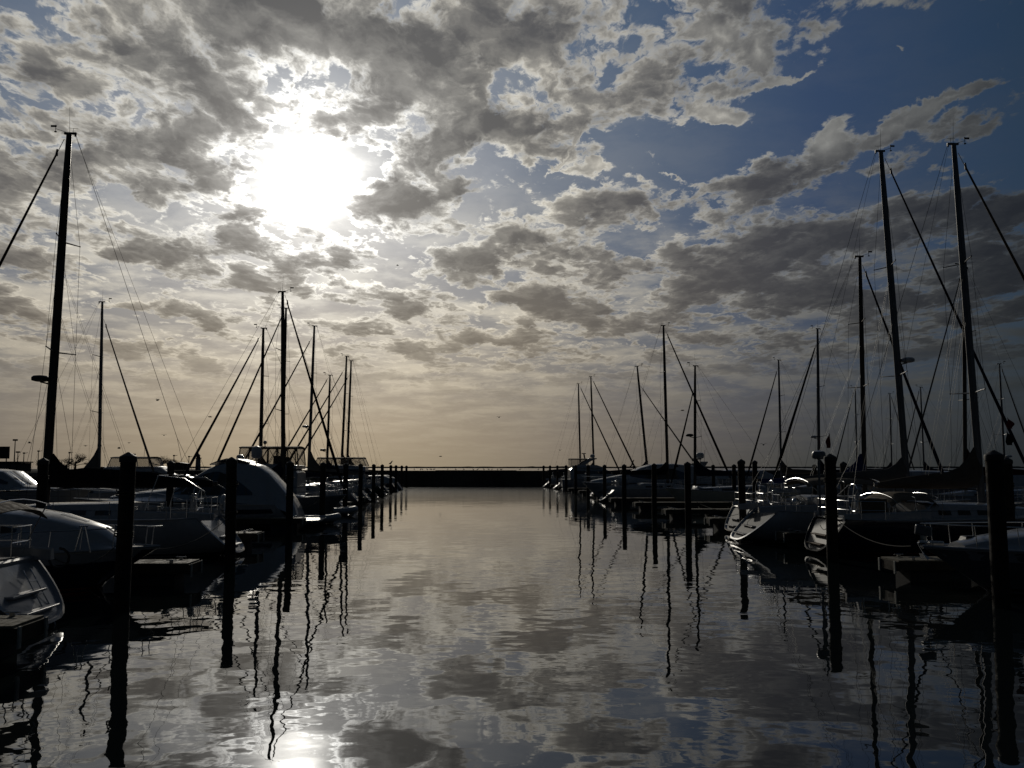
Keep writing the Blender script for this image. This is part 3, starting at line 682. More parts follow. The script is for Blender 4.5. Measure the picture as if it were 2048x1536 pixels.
class Motor:
    def __init__(s, name, label, cat, d, dirn, stern, bow, B, fs, fb, m=WHITE, flare=.35, rs=-.15, rb=1.6, deck=DECK, group='motor boats moored in the marina', steps=False):
        s.d, s.dir = d, dirn; s.sx = xat(stern, d); s.L = abs(xat(bow, d) - s.sx)
        s.t = thing(name, label, cat, (s.sx, d, 0), heading(dirn), group)
        s.H = Hull(s.L, B, fs, fb, .5, rs, rb, .88, .45, flare, dip=.04); s.B = B
        s.H.build(s.t, m, deck=deck, steps=steps); s.m = m
    def x(s, px): return (xat(px, s.d) - s.sx) * s.dir
    def z(s, py): return unproj(1024, py, s.d).z
    def house(s, name, rows, par=None, m=WHITE2, k0=.80, k1=.66, cam=.06, rd=.10):
        """rows: (px, py top, py bottom)"""
        st = []
        for px, pt, pb in rows:
            x = s.x(px); hw = s.H.half(max(0, min(.97, x / s.L))); st.append((x, s.z(pb), s.z(pt), hw * k0, hw * k1))
        h = House(st, cam, rd); h.o = h.build(name, par or s.t, m); return h
    def win(s, h, rows, m=GLASS, name='window', n=12): return h.window(name, h.o, m, [(s.x(px), s.z(pb), s.z(pt)) for px, pt, pb in rows], n)
    def rail(s, t0=.50, t1=.985, h=.55, n=7):
        b = MB(); H = s.H
        for sd in (-1, 1):
            P = []
            for i in range(n): t = lerp(t0, t1, i / (n - 1)); x, y, z = H.pt(t, 0, sd); P.append((x, y * .94, z)); b.tube([(x, y * .94, z), (x + .04, y * .92, z + h * min(1, .3 + i * .4))], .012, 5)
            b.tube([(p[0] + .04, p[1], p[2] + h * min(1, .3 + i * .4)) for i, p in enumerate(P)], .014, 5)
        x, y, z = H.pt(t1, 0, 1); e = H.pt(1, 0, 1); b.tube([(x + .04, y * .94, z + h), (e[0] + .05, 0, e[2] + h), (x + .04, -y * .94, z + h)], .014, 5); b.build('bow_rail', STEEL, s.t)
    def platform(s, l=.9, z=.28):
        w = s.H.half(0); b = MB(); b.loft([[(x, y, zz) for y, zz in ((-w * k, z - .05), (w * k, z - .05), (w * k, z + .04), (-w * k, z + .04))] for x, k in ((-l, .72), (-l * .85, .88), (-.3, .95), (.05, .95))]); b.build('swim_platform', WHITE2, s.t, bevel=.01)
    def stripe(s, f0, f1, m=NAVY, name='hull_stripe', t0=.05, t1=.93, n=18):
        """a painted band along the topsides, on the hull's own surface"""
        for sd in (-1, 1):
            g = []
            for i in range(n + 1):
                t = lerp(t0, t1, i / n); row = []
                for k in range(3): x, y, z = s.H.pt(t, math.pi / 2 * lerp(f0, f1, k / 2), sd); row.append((x, y + sd * .006, z))
                g.append(row)
            b = MB(); b.sheet(g if sd > 0 else g[::-1], .005); b.build(name, m, s.t, angle=60)

# ======================= left row, nearest first
t, H = sailboat('white sailboat in the bottom left corner with a wide open reverse transom', 17.5, -1, (-560, 934), (-520, 40), stern=122, L=11.6, B=3.8, fs=1.22, fb=1.5, cover=C_NAVY, bimini=None, back=False, radar=None, rs=1.05, wheel_=True)
canopy(t, 'bimini', C_TAN, .75, 3.2, 1.25, 2.30, .13, .22, True, 1.15, 3, .55)
b = MB(); b.box((1.0, .55, .75), (.03, .62, .50)); b.build('stern_locker_door', WHITE2, t, bevel=.02)
b = MB(); 
for y in (-.55, -.25): b.tube([(.72, y, 1.05), (.30, y, .30), (.12, y, -.35)], .014, 6)
for k in range(4): b.tube([(.60 - k * .14, -.55, .84 - k * .24), (.60 - k * .14, -.25, .84 - k * .24)], .014, 6)
b.build('boarding_ladder', STEEL, t)

M0 = Motor('motor_cruiser', 'sleek cruiser with long white cabin over a dark hull behind the nearest left piling', 'motor boat', 22.5, -1 * -1, -420, 312, 3.7, 1.02, 1.06, NAVY, deck=DECK)
h0 = M0.house('cabin', [(-400, 1060, 1100), (-330, 1010, 1098), (-200, 1006, 1098), (-60, 1014, 1097), (60, 1026, 1096), (118, 1036, 1096), (176, 1054, 1096), (205, 1063, 1096), (234, 1084, 1096), (250, 1092, 1097)], k0=.90, k1=.60, cam=.10, rd=.16)
M0.win(h0, [(-300, 1030, 1052), (-150, 1026, 1054), (20, 1044, 1062), (70, 1054, 1060)])
h0.topwin('windscreen', h0.o, GLASS, M0.x(120), M0.x(170), .85); h0.topwin('windscreen', h0.o, GLASS, M0.x(206), M0.x(231), .8)
h0.topwin('deck_hatch', h0.o, GLASS, M0.x(60), M0.x(86), .35)
M0.stripe(.0, .16, WHITE2, 'gunwale_band', .02, .97); M0.rail(.55, .97, .50)
b = MB(); x = M0.x(196); 
for s_ in (-.13, .13): b.tube([(x + s_ * 1.4, -1.1, 1.02), (x + s_ * .3, -1.1, 1.62)], .016, 6)
b.tube([(x - .1, -1.1, 1.62), (x + .1, -1.1, 1.62)], .02, 6); b.build('davit', STEEL, M0.t)
b = MB(); b.tube([(M0.x(176) + .22 * math.cos(a / 10 * math.pi * 1.5 + 3.14), -1.78, .96 + .22 * math.sin(a / 10 * math.pi * 1.5 + 3.14)) for a in range(11)], .03, 7); b.build('coiled_hose', BLACKP, M0.t)

t, H = sailboat('large white sailboat with charcoal boom cover and the tall dark mast at far left', 32.0, -1, (104, 934), (147, 274), stern=492, L=12.4, B=3.9, fs=1.32, fb=1.6, cover=C_BLACK, boom_z=2.40, collar=1.05, boom=5.6, mr=.155, mastm=BRONZE, rs=1.25, jib=C_BLACK, jr=1.15, radar=.33, cover_h=.50)
fenders(t, H, (.3, .5), -1); fenders(t, H, (.28,), 1)
b = MB(); b.tube([(.75, -1.45, 1.35), (1.0, -1.4, 2.2), (1.7, -1.25, 2.62), (2.6, -1.1, 2.72), (2.6, 1.1, 2.72), (1.7, 1.25, 2.62), (1.0, 1.4, 2.2), (.75, 1.45, 1.35)], .018, 6); b.tube([(2.6, -1.1, 2.72), (3.0, -1.3, 1.4)], .016, 6); b.tube([(2.6, 1.1, 2.72), (3.0, 1.3, 1.4)], .016, 6); b.build('stern_arch', STEEL, t)
b = MB(); b.tube([(.55, 1.3, 1.75 + 0), (.55, 1.3, 1.4)], .02, 5); b.torus((.50, .85, 1.75), .28, .07, m=8); b.build('horseshoe_buoy', WPLAST, t)

M2 = Motor('motor_yacht', 'big white motor yacht with a dark sweeping side window, behind the second left piling', 'motor yacht', 47.5, -1, 604, 160, 4.2, 1.15, 1.42, WHITE, rs=1.0)
h2 = M2.house('superstructure', [(604, 1030, 1040), (598, 1012, 1034), (586, 992, 1020), (566, 968, 1012), (548, 948, 1008), (530, 935, 1006), (505, 928, 1004), (478, 924, 1003), (455, 928, 1002), (430, 938, 1001), (405, 953, 1000), (378, 972, 1000), (350, 980, 1000), (300, 985, 999), (240, 993, 999)], k0=.93, k1=.60, cam=.10, rd=.22)
M2.win(h2, [(366, 984, 986), (395, 966, 987), (422, 949, 988), (450, 942, 988), (475, 950, 988), (500, 966, 988), (522, 984, 988)], n=18)
h2.topwin('windscreen', h2.o, GLASS, M2.x(432), M2.x(384), .82); h2.topwin('sunroof', h2.o, GLASS, M2.x(500), M2.x(470), .5)
h2.topwin('deck_hatch', h2.o, WPLAST, M2.x(348), M2.x(336), .4)
M2.stripe(.12, .22); M2.stripe(.42, .46, GREY); M2.rail(.45, .98, .5, 9); M2.platform(1.1, .34)
radar_dome(M2.t, (M2.x(517), .4, M2.z(905)), .26, .62, (M2.x(517), .4, M2.z(932)))
radar_dome(M2.t, (M2.x(477), -.5, M2.z(915)), .20, .30, (M2.x(477), -.5, M2.z(930)))
b = MB(); b.loft([[(M2.x(px), y, M2.z(py)) for y in (-1.2, 1.2)] for px, py in ((440, 930), (455, 922), (480, 917), (505, 922))], False, False)
b = MB(); g = [[(M2.x(px), y, M2.z(py) + .05) for y in (-1.1, -.5, .5, 1.1)] for px, py in ((434, 932), (448, 926), (466, 921), (486, 922), (506, 928))]; b.sheet(g, .05); b.build('spoiler', WHITE2, M2.t)

# small inflatable at the yacht's stern
def dinghy(px, d, rz, label, L=2.8, seat=CREAM, z=.0, m=RUBBER):
    t = thing('dinghy', label, 'dinghy', (xat(px, d), d, z), rz, 'small tenders')
    b = MB(); w = .62; b.tube([(-L / 2, -w, .26), (-L / 4, -w, .26), (L * .2, -w, .27), (L * .40, -w * .7, .32), (L / 2, -.15, .38), (L / 2, .15, .38), (L * .40, w * .7, .32), (L * .2, w, .27), (-L / 4, w, .26), (-L / 2, w, .26)], [.10, .2, .2, .2, .18, .18, .2, .2, .2, .10], 10)
    b.build('tube', m, t); b = MB(); b.loft([[(x, -w * k, .2), (x, 0, .05), (x, w * k, .2), (x, 0, .24)] for x, k in ((-L * .44, 1), (L * .2, 1), (L * .42, .4))]); b.build('floor', DECK, t)
    b = MB(); b.box((-.1, 0, .42), (.32, 1.1, .06)); b.build('seat', seat, t, bevel=.02)
    b = MB(); b.box((-L / 2 - .08, 0, .62), (.22, .26, .34), taper=.8); b.box((-L / 2 - .06, 0, .25), (.09, .12, .6)); b.build('outboard_motor', BLACKP, t, bevel=.03); return t
dinghy(628, 49.6, R(8), 'small pale inflatable dinghy with a cream seat floating off the big yacht\'s stern', 2.6)
dinghy(672, 58.5, R(20), 'small white inflatable dinghy beyond the fourth left piling', 2.5)

t, H = sailboat('sailboat with bow toward the channel and the thick tall mast rising behind the canvas enclosure', 52.5, 1, (563, 934), (562, 581), bow=690, L=11.6, B=3.6, near=False, cover=C_NAVY, mastm=BRONZE, mr=.125, jr=1.3, jib=C_BLACK, m=GREY, boom=4.4, collar=.9)

M3 = Motor('flybridge_cruiser', 'white flybridge cruiser with a tan see-through canvas enclosure on top', 'motor yacht', 57.5, -1, 612, 330, 4.1, 1.3, 1.9, WHITE)
h3 = M3.house('deckhouse', [(604, 946, 990), (596, 938, 988), (560, 936, 985), (500, 935, 980), (470, 938, 978), (440, 958, 975)], k0=.9, k1=.8)
M3.win(h3, [(455, 955, 965), (475, 948, 966), (590, 948, 966)]); M3.platform(1.0); M3.rail(.5, .98, .55)
h3b = M3.house('flybridge_coaming', [(602, 931, 938), (560, 928, 937), (495, 928, 937), (486, 931, 937)], k0=.86, k1=.84, cam=.0, rd=.03)
def enclosure(M, x0, x1, ytop, ybot, frames, w, lean=.12, top=C_TAN, cross=True, vin=VINYL, frame=BRONZE, par=None):
    zt, zb = M.z(ytop), M.z(ybot); X0, X1 = M.x(x0), M.x(x1); par = par or M.t
    g = [[(lerp(X0, X1, i / 8) + (-.06 if i == 0 else .06 if i == 8 else 0) * (1 if X1 > X0 else -1), v * (w + .08), zt + .07 * (1 - v * v)) for v in (-1, -.6, -.2, .2, .6, 1)] for i in range(9)]
    b = MB(); b.sheet(g, .07); b.build('canopy_top', top, par)
    f = MB(); fr = []
    for i in range(frames + 1):
        u = i / frames; xt = lerp(X0, X1, u); xb = lerp(X0 - lean, X1 + lean, u) if X1 > X0 else lerp(X0 + lean, X1 - lean, u); fr.append((xt, xb))
        for sd in (-1, 1): f.tube([(xt, sd * w, zt - .02), (xb, sd * w, zb)], .035, 6)
    for sd in (-1, 1):
        f.tube([(fr[0][0], sd * w, zt - .06), (fr[-1][0], sd * w, zt - .06)], .03, 6)
        if cross:
            for i in range(frames):
                f.tube([(fr[i][0], sd * w * .96, zt - .05), (fr[i + 1][1], sd * w * .96, zb)], .018, 5); 
                if i % 2 == 0: f.tube([(fr[i + 1][0], sd * w * .96, zt - .05), (fr[i][1], sd * w * .96, zb)], .018, 5)
    f.build('canopy_frame', frame, par)
    for sd in (-1, 1):
        v = MB(); v.sheet([[(lerp(fr[0][1], fr[0][0], k), sd * (w + .01), lerp(zb, zt - .03, k)) for k in (0, .5, 1)], [(lerp(fr[-1][1], fr[-1][0], k), sd * (w + .01), lerp(zb, zt - .03, k)) for k in (0, .5, 1)]], .004); v.build('vinyl_curtain', vin, par, smooth=False)
    for q in (0, -1):
        v = MB(); v.sheet([[(fr[q][1], -w, zb), (fr[q][0], -w, zt - .03)], [(fr[q][1], w, zb), (fr[q][0], w, zt - .03)]], .004); v.build('vinyl_curtain', vin, par, smooth=False)
enclosure(M3, 600, 491, 895, 931, 6, 1.25)
b = MB(); b.tube([(M3.x(530), 0, M3.z(894)), (M3.x(530), 0, M3.z(886))], .03, 5); b.ball((M3.x(530), 0, M3.z(885)), .12); b.tube([(M3.x(578), 0, M3.z(894)), (M3.x(578), 0, M3.z(860))], .01, 4); b.build('antenna', WPLAST, M3.t)
b = MB(); b.box((M3.x(553), -.3, M3.z(926)), (.5, .5, .9), taper=.8); b.box((M3.x(575), .4, M3.z(927)), (.45, .5, .8), taper=.8); b.build('helm_seat', C_NAVY, M3.t, bevel=.05)

lefts = [ # label, d, mast base, top, stern px, L, kwargs
 ('sailboat whose mast stands just left of the thick tall mast, flag halfway up', 62.5, (523, 934), (529, 658), 700, 11.5, dict(fore_k=.965, mastm=BRONZE, cover=C_NAVY, mr=.12, jr=1.5, jib=C_NAVY)),
 ('sailboat whose mast nearly touches the thick tall mast', 72.0, (566, 934), (574, 618), 727, 12.0, dict(mastm=BRONZE, mr=.125, cover=C_BLACK, jr=1.5, jib=C_BLACK, m=WHITE)),
 ('sailboat with a triangular collar at its mast foot, behind the fourth left piling', 80.0, (619, 934), (630, 653), 744, 12.0, dict(fore_k=.93, mastm=ALU, mr=.13, cover=SAILC, collar=1.9, jr=1.5, radar=.36, jib=C_NAVY)),
 ('sailboat with the shortest mast of the left cluster, radome low on the mast', 87.5, (655, 934), (661, 751), 758, 10.5, dict(mastm=BRONZE, mr=.11, cover=C_NAVY, jr=1.5, radar=.30, m=NAVY, jib=C_BLACK)),
 ('left one of the two close twin masts at the right end of the left cluster', 97.0, (684, 934), (694, 713), 775, 11.5, dict(fore_k=.90, mastm=BRONZE, mr=.13, cover=C_TAN, collar=1.9, jr=1.6, m=GREEN, jib=C_BLACK)),
 ('right one of the two close twin masts at the right end of the left cluster', 102.5, (695, 934), (703, 722), 782, 11.5, dict(fore_k=.88, mastm=BRONZE, mr=.13, cover=C_BLACK, collar=1.9, jr=1.6, m=NAVY, jib=C_BLACK))]
for lab, d, mb, mt, st, L, kw in lefts:
    t, H = sailboat(lab, d, -1, mb, mt, stern=st, L=L, B=3.7, near=False, antenna=False, **kw)
# outer slips on the left, bows to the walkway
t, H = sailboat('sailboat with the shorter mast right of the tall left mast, bow pointing right', 64.0, 1, (193, 934), (200, 602), bow=316, L=12.0, B=3.7, near=False, fore_k=.905, cover=SAILC, collar=1.9, jr=1.3, mr=.12, m=WHITE)
M6 = Motor('motor_cruiser', 'white cruiser with a raked windscreen at the left edge, bow pointing right', 'motor boat', 52.0, 1, -190, 178, 4.0, 1.5, 1.75, WHITE)
h6 = M6.house('cabin', [(-180, 950, 980), (-120, 938, 980), (0, 940, 979), (22, 943, 979), (38, 955, 979), (62, 973, 979), (120, 977, 980)], k0=.9, k1=.68, rd=.14); h6.topwin('windscreen', h6.o, GLASS, M6.x(24), M6.x(60), .9); M6.win(h6, [(-110, 949, 962), (-10, 950, 964), (20, 956, 966), (36, 964, 968)]); M6.rail(.6, .98, .5)
M5 = Motor('motor_cruiser', 'white cruiser with a clear-sided canopy behind the nearest left piling top', 'motor boat', 73.5, 1, 120, 390, 4.2, 1.6, 1.8, WHITE)
h5 = M5.house('cabin', [(130, 950, 966), (205, 945, 966), (225, 934, 966), (324, 934, 965), (338, 945, 965), (364, 958, 965), (380, 963, 966)], k0=.9, k1=.72, rd=.14); M5.win(h5, [(240, 943, 952), (320, 943, 952), (336, 950, 953)]); h5.topwin('windscreen', h5.o, GLASS, M5.x(330), M5.x(360), .9)
enclosure(M5, 233, 306, 915, 934, 3, 1.35, lean=.3, top=C_NAVY, cross=False, frame=STEEL); M5.rail(.7, .98, .55)
b = MB(); b.box((M5.x(256), 0, M5.z(909)), (.9, .12, .14)); b.box((M5.x(257), 0, M5.z(912)), (.22, .22, .25)); b.tube([(M5.x(280), .5, M5.z(913)), (M5.x(281), .5, M5.z(890))], .012, 4); b.build('open_array_radar', BLACKP, M5.t)
M4 = Motor('flybridge_cruiser', 'distant flybridge cruiser with a dark bimini behind the twin masts', 'motor yacht', 92.0, -1, 738, 560, 4.1, 1.4, 1.8, WHITE)
h4 = M4.house('deckhouse', [(734, 934, 956), (700, 931, 956), (645, 931, 955), (620, 945, 954)], k0=.9, k1=.8); M4.win(h4, [(650, 938, 946), (728, 938, 946)])
enclosure(M4, 728, 640, 916, 932, 3, 1.35, lean=.35, top=C_NAVY, cross=True, frame=STEEL)
for i, (px, d, bow, lab) in enumerate([(797, 113.0, 640, 'small dark runabout moored left of the tenth left piling'), (806, 121.0, 668, 'small white runabout near the far end of the left pilings')]):
    Mx = Motor('small_motor_boat', lab, 'motor boat', d, -1, px, bow, 3.1, 1.0, 1.3, NAVY if i == 0 else WHITE, rs=.7)
    hx = Mx.house('cabin', [(px - 12, 958, 966), (px - 30, 951, 965), (px - 62, 952, 964), (px - 84, 960, 964)], k0=.85, k1=.65); Mx.win(hx, [(px - 34, 954, 958), (px - 62, 954, 958)])
for i, (px, d, bow) in enumerate([(205, 84.0, 372), (300, 98.0, 440), (60, 66.0, 235)]):
    lab = ['low white runabout in the outer left slips behind the charcoal boom cover', 'distant open motor boat below the lighthouse', 'low white motor boat just right of the far left cruiser'][i]
    Mx = Motor('small_motor_boat', lab, 'motor boat', d, 1, px, bow, 3.2, 1.3, 1.5, WHITE)
    hx = Mx.house('cabin', [(lerp(px, bow, .25), 958 - i, 968), (lerp(px, bow, .32), 951 - i, 968), (lerp(px, bow, .52), 951 - i, 966), (lerp(px, bow, .68), 961 - i, 966)], k0=.85, k1=.65); Mx.win(hx, [(lerp(px, bow, .33), 954 - i, 959 - i), (lerp(px, bow, .55), 954 - i, 959 - i)])

# ======================= right row, nearest first
M10 = Motor('motor_cruiser', 'low white cruiser at the right edge with its anchor bow pointing left', 'motor boat', 23.0, -1, 2760, 1818, 3.9, 1.0, 1.10, GREY, deck=DECK)
h10 = M10.house('cabin', [(2700, 1010, 1092), (2500, 990, 1090), (2300, 1005, 1088), (2200, 1035, 1088), (2100, 1054, 1088), (2040, 1060, 1090), (1990, 1066, 1090), (1930, 1074, 1091), (1885, 1085, 1092)], k0=.86, k1=.66, rd=.13)
M10.win(h10, [(2060, 1068, 1078), (2250, 1040, 1060), (2500, 1015, 1045)]); M10.stripe(.0, .15, WHITE2, 'gunwale_band', .02, .985); M10.rail(.5, .985, .55, 8)
b = MB(); e = M10.H.pt(1, 0, 1); b.tube([(e[0] - .5, 0, e[2] + .08), (e[0] + .10, 0, e[2] + .10)], .05, 8); b.tube([(e[0] + .12, 0, e[2] + .10), (e[0] - .05, 0, e[2] - .22)], .025, 6); b.loft([[(e[0] - .10, y, e[2] - .25), (e[0] + .06, y * .6, e[2] - .16), (e[0] - .02, y, e[2] - .30)] for y in (-.16, 0, .16)]); b.build('anchor', STEEL, M10.t)
b = MB(); b.box((e[0] - .02, 0, e[2] + .38), (.42, .10, .24), rz=.1, ry=-.2); b.build('bow_light_box', GREY, M10.t, bevel=.03)
b = MB(); b.box((M10.x(1920), -.2, M10.z(1076)), (.42, .42, .16), taper=.7); b.build('windlass_box', BLACKP, M10.t, bevel=.03)

t, H = sailboat('dark blue hulled sailboat with a brown boom cover and the rightmost tall mast', 32.5, 1, (1967, 934), (1915, 283), stern=1616, L=12.2, B=3.85, m=NAVY, fs=1.25, fb=1.6, cover=C_TAN, collar=1.35, boom_z=2.35, boom=3.7, mastm=ALU, mr=.135, rs=.75, jib=C_TAN, jr=1.2, cover_h=.42, trans=NAVYM, fore_k=.975, radar=None, spread=(.30, .66))
canopy(t, 'dodger', C_TAN, 2.35, 4.0, 1.25, 2.00, .14, .22, True, 1.4, 3)
b = MB(); b.box((1.7, -1.35, 1.62), (.9, .03, .62)); b.box((1.35, -1.30, 1.62), (.25, .04, .60)); b.build('weather_cloth', C_TAN, t)
b = MB(); b.tube([(.45, .15, 1.3), (.45, .15, 3.28)], .042, 8); b.build('radar_post', GREY, t); radar_dome(t, (.45, .15, 3.42), .24, .30, None, GREY)
fenders(t, H, (.25,), -1, CREAM)
def flag(par, pts, m): b = MB(); b.sheet(pts, .01); b.build('flag', m, par, angle=80)
def hang(par, x, y, z, w, h, m): flag(par, [[(x + w * u + .03 * math.sin(6 * v), y + .06 * math.sin(5 * u + 3 * v), z - h * v - .5 * h * u * (1 - v)) for v in (0, .25, .5, .75, 1)] for u in (0, .35, .7, 1)], m)
hang(t, 6.75, -.85, 4.72, .20, .40, FLAGR); hang(t, 6.70, -.85, 4.25, .22, .50, C_BLACK)

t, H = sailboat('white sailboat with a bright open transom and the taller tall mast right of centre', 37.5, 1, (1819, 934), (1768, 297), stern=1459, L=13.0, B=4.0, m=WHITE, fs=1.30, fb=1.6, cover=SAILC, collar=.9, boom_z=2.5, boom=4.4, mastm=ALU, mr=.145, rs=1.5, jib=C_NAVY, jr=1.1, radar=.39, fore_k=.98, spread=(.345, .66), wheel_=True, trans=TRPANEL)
canopy(t, 'bimini', C_TAN, 2.7, 5.6, 1.3, 2.45, .14, .12, True, 1.4, 3); fenders(t, H, (.28, .42), -1)
b = MB(); b.ball((2.35, -.9, 1.62), (.16, .14, .18)); b.box((2.0, -.9, 1.5), (.2, .2, .2)); b.build('barbecue', STEEL, t)

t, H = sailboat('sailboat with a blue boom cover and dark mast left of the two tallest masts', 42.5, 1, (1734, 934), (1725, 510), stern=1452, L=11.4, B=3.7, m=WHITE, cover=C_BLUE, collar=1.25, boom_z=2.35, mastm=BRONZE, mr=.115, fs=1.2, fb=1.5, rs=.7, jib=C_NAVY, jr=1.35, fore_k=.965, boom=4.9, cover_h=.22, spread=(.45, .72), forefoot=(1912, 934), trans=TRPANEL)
M12 = Motor('motor_cruiser', 'white cabin cruiser with dark windows behind the left one of the tallest right masts', 'motor boat', 62.0, -1, 2080, 1722, 4.2, 1.5, 1.8, WHITE)
h12 = M12.house('cabin', [(2040, 950, 978), (1990, 944, 978), (1900, 944, 977), (1815, 942, 977), (1788, 943, 977), (1768, 955, 977), (1740, 970, 977)], k0=.9, k1=.7, rd=.13); M12.win(h12, [(1772, 962, 964), (1790, 952, 964), (1830, 951, 965), (1960, 952, 965)]); h12.topwin('windscreen', h12.o, GLASS, M12.x(1786), M12.x(1770), .85); M12.rail(.6, .98, .55)
t, H = sailboat('sailboat facing left with a thick dark furled sail and a flag at its mast', 80.0, -1, (1635, 934), (1632, 659), bow=1536, L=12.5, B=3.8, near=False, cover=C_NAVY, mastm=ALU, mr=.135, jr=2.2, jib=C_BLACK, radar=.30, fore_k=.90, forefoot=(1540, 934), spread=(.30, .62))
hang(t, 7.6, 1.0, 5.9, .35, 1.3, FLAGR)
t, H = sailboat('sailboat facing left with the lone slim mast midway between the right clusters', 95.0, -1, (1560, 934), (1555, 721), bow=1486, L=11.5, B=3.6, near=False, cover=C_TAN, jr=1.6, mr=.115, fore_k=.93, antenna=False, jib=C_BLACK)
t, H = sailboat('sailboat facing left whose mast stands between the two tallest right masts', 58.0, -1, (1924, 934), (1922, 538), bow=1792, L=12.2, B=3.8, near=False, cover=C_RED, collar=1.6, mr=.13, jr=1.0, jib=SAILC, mastm=BRONZE, fore_k=.98, boom_z=2.6)
for lab, d, mb, mt, dirn, bow, kw in [
  ('faint thin mast left of the dark mast with the blue cover', 115.0, (1712, 934), (1708, 776), -1, 1658, {}),
  ('faint thin mast just left of the left one of the tallest right masts', 120.0, (1786, 934), (1782, 787), 1, 1838, {}),
  ('faint thin mast in the gap between the two tallest right masts', 108.0, (1845, 934), (1838, 775), -1, 1790, {}),
  ('distant sailboat mast at the far right edge with a furled sail to the right', 85.0, (2014, 934), (2003, 727), 1, 2092, dict(radar=.22))]:
    sailboat('distant sailboat with the ' + lab.replace('one of the tallest right masts', 'tallest right mast') if not lab.startswith('distant') else lab, d, dirn, mb, mt, bow=bow, L=11, B=3.5, near=False, cover=C_NAVY, mr=.10, jr=1.4, antenna=False, mastm=ALU, **kw)
M8 = Motor('motor_yacht', 'long white motor yacht with curved dark window and radar arch, bow pointing left', 'motor yacht', 85.5, -1, 1432, 1163, 4.3, 1.35, 1.62, WHITE)
h8 = M8.house('superstructure', [(1428, 958, 968), (1415, 946, 968), (1400, 938, 967), (1380, 932, 967), (1340, 928, 966), (1300, 929, 966), (1275, 936, 965), (1250, 948, 965), (1220, 954, 964), (1180, 962, 965)], k0=.93, k1=.66, rd=.2)
M8.win(h8, [(1254, 950, 952), (1275, 943, 956), (1300, 938, 958), (1335, 937, 958), (1360, 945, 958)], n=14); h8.topwin('windscreen', h8.o, GLASS, M8.x(1288), M8.x(1262), .85)
b = MB()
for sd in (-1, 1): b.loft([[(M8.x(a), sd * 1.35, M8.z(ya)), (M8.x(a), sd * 1.22, M8.z(ya)), (M8.x(c), sd * 1.22, M8.z(ya)), (M8.x(c), sd * 1.35, M8.z(ya))] for a, c, ya in ((1375, 1400, 936), (1384, 1405, 930), (1395, 1408, 924))])
b.box((M8.x(1400), 0, M8.z(925)), (.7, 2.8, .16)); b.build('radar_arch', WHITE2, M8.t, bevel=.02)
radar_dome(M8.t, (M8.x(1403), -.5, M8.z(911)), .36, .55, (M8.x(1403), -.5, M8.z(923))); b = MB(); b.tube([(M8.x(1406), .4, M8.z(924)), (M8.x(1408), .4, M8.z(900))], .015, 4); b.box((M8.x(1391), .3, M8.z(918)), (.9, .1, .12)); b.build('antenna', BLACKP, M8.t)
M8.rail(.5, .98, .55, 9); M8.stripe(.30, .36, GREY)
M7 = Motor('flybridge_cruiser', 'distant flybridge cruiser with bimini and swept radar arch among the far right pilings', 'motor yacht', 118.0, 1, 1124, 1246, 4.0, 1.4, 1.9, WHITE)
h7 = M7.house('deckhouse', [(1138, 940, 958), (1145, 934, 958), (1200, 934, 956), (1218, 943, 955), (1230, 949, 955)], k0=.9, k1=.78); M7.win(h7, [(1150, 941, 948), (1205, 941, 948)]); h7.topwin('windscreen', h7.o, GLASS, M7.x(1202), M7.x(1215), .85)
h7b = M7.house('flybridge_coaming', [(1142, 931, 936), (1190, 930, 936), (1200, 933, 936)], k0=.85, k1=.8, cam=0, rd=.03)
enclosure(M7, 1140, 1174, 918, 931, 1, 1.3, lean=.0, top=C_NAVY, cross=False, frame=STEEL, vin=VINYL)
b = MB()
for sd in (-1, 1): b.loft([[(M7.x(a), sd * 1.45, M7.z(y)), (M7.x(a), sd * 1.3, M7.z(y)), (M7.x(c), sd * 1.3, M7.z(y)), (M7.x(c), sd * 1.45, M7.z(y))] for a, c, y in ((1154, 1166, 932), (1166, 1178, 923), (1176, 1190, 918))])
b.box((M7.x(1183), 0, M7.z(917.5)), (1.0, 2.9, .14)); b.build('radar_arch', WHITE2, M7.t, bevel=.02)
radar_dome(M7.t, (M7.x(1186), .3, M7.z(912)), .30, .45, (M7.x(1186), .3, M7.z(916))); b = MB(); b.box((M7.x(1168), 0, M7.z(907)), (.55, .08, .1)); b.tube([(M7.x(1170), 0, M7.z(917)), (M7.x(1168), 0, M7.z(907))], .09, 6); b.build('open_array_radar', BLACKP, M7.t)
M9 = Motor('motor_cruiser', 'white cruiser with a glinting windscreen right of the long white yacht', 'motor boat', 115.0, -1, 1560, 1392, 4.0, 1.5, 1.7, WHITE)
h9 = M9.house('cabin', [(1540, 950, 958), (1520, 941, 957), (1450, 940, 956), (1440, 942, 956), (1430, 949, 956), (1412, 952, 955)], k0=.9, k1=.7, rd=.12); M9.win(h9, [(1438, 950, 951), (1446, 944, 951), (1510, 944, 952)]); h9.topwin('windscreen', h9.o, GLASS, M9.x(1441), M9.x(1431), .9); M9.rail(.6, .98, .5)
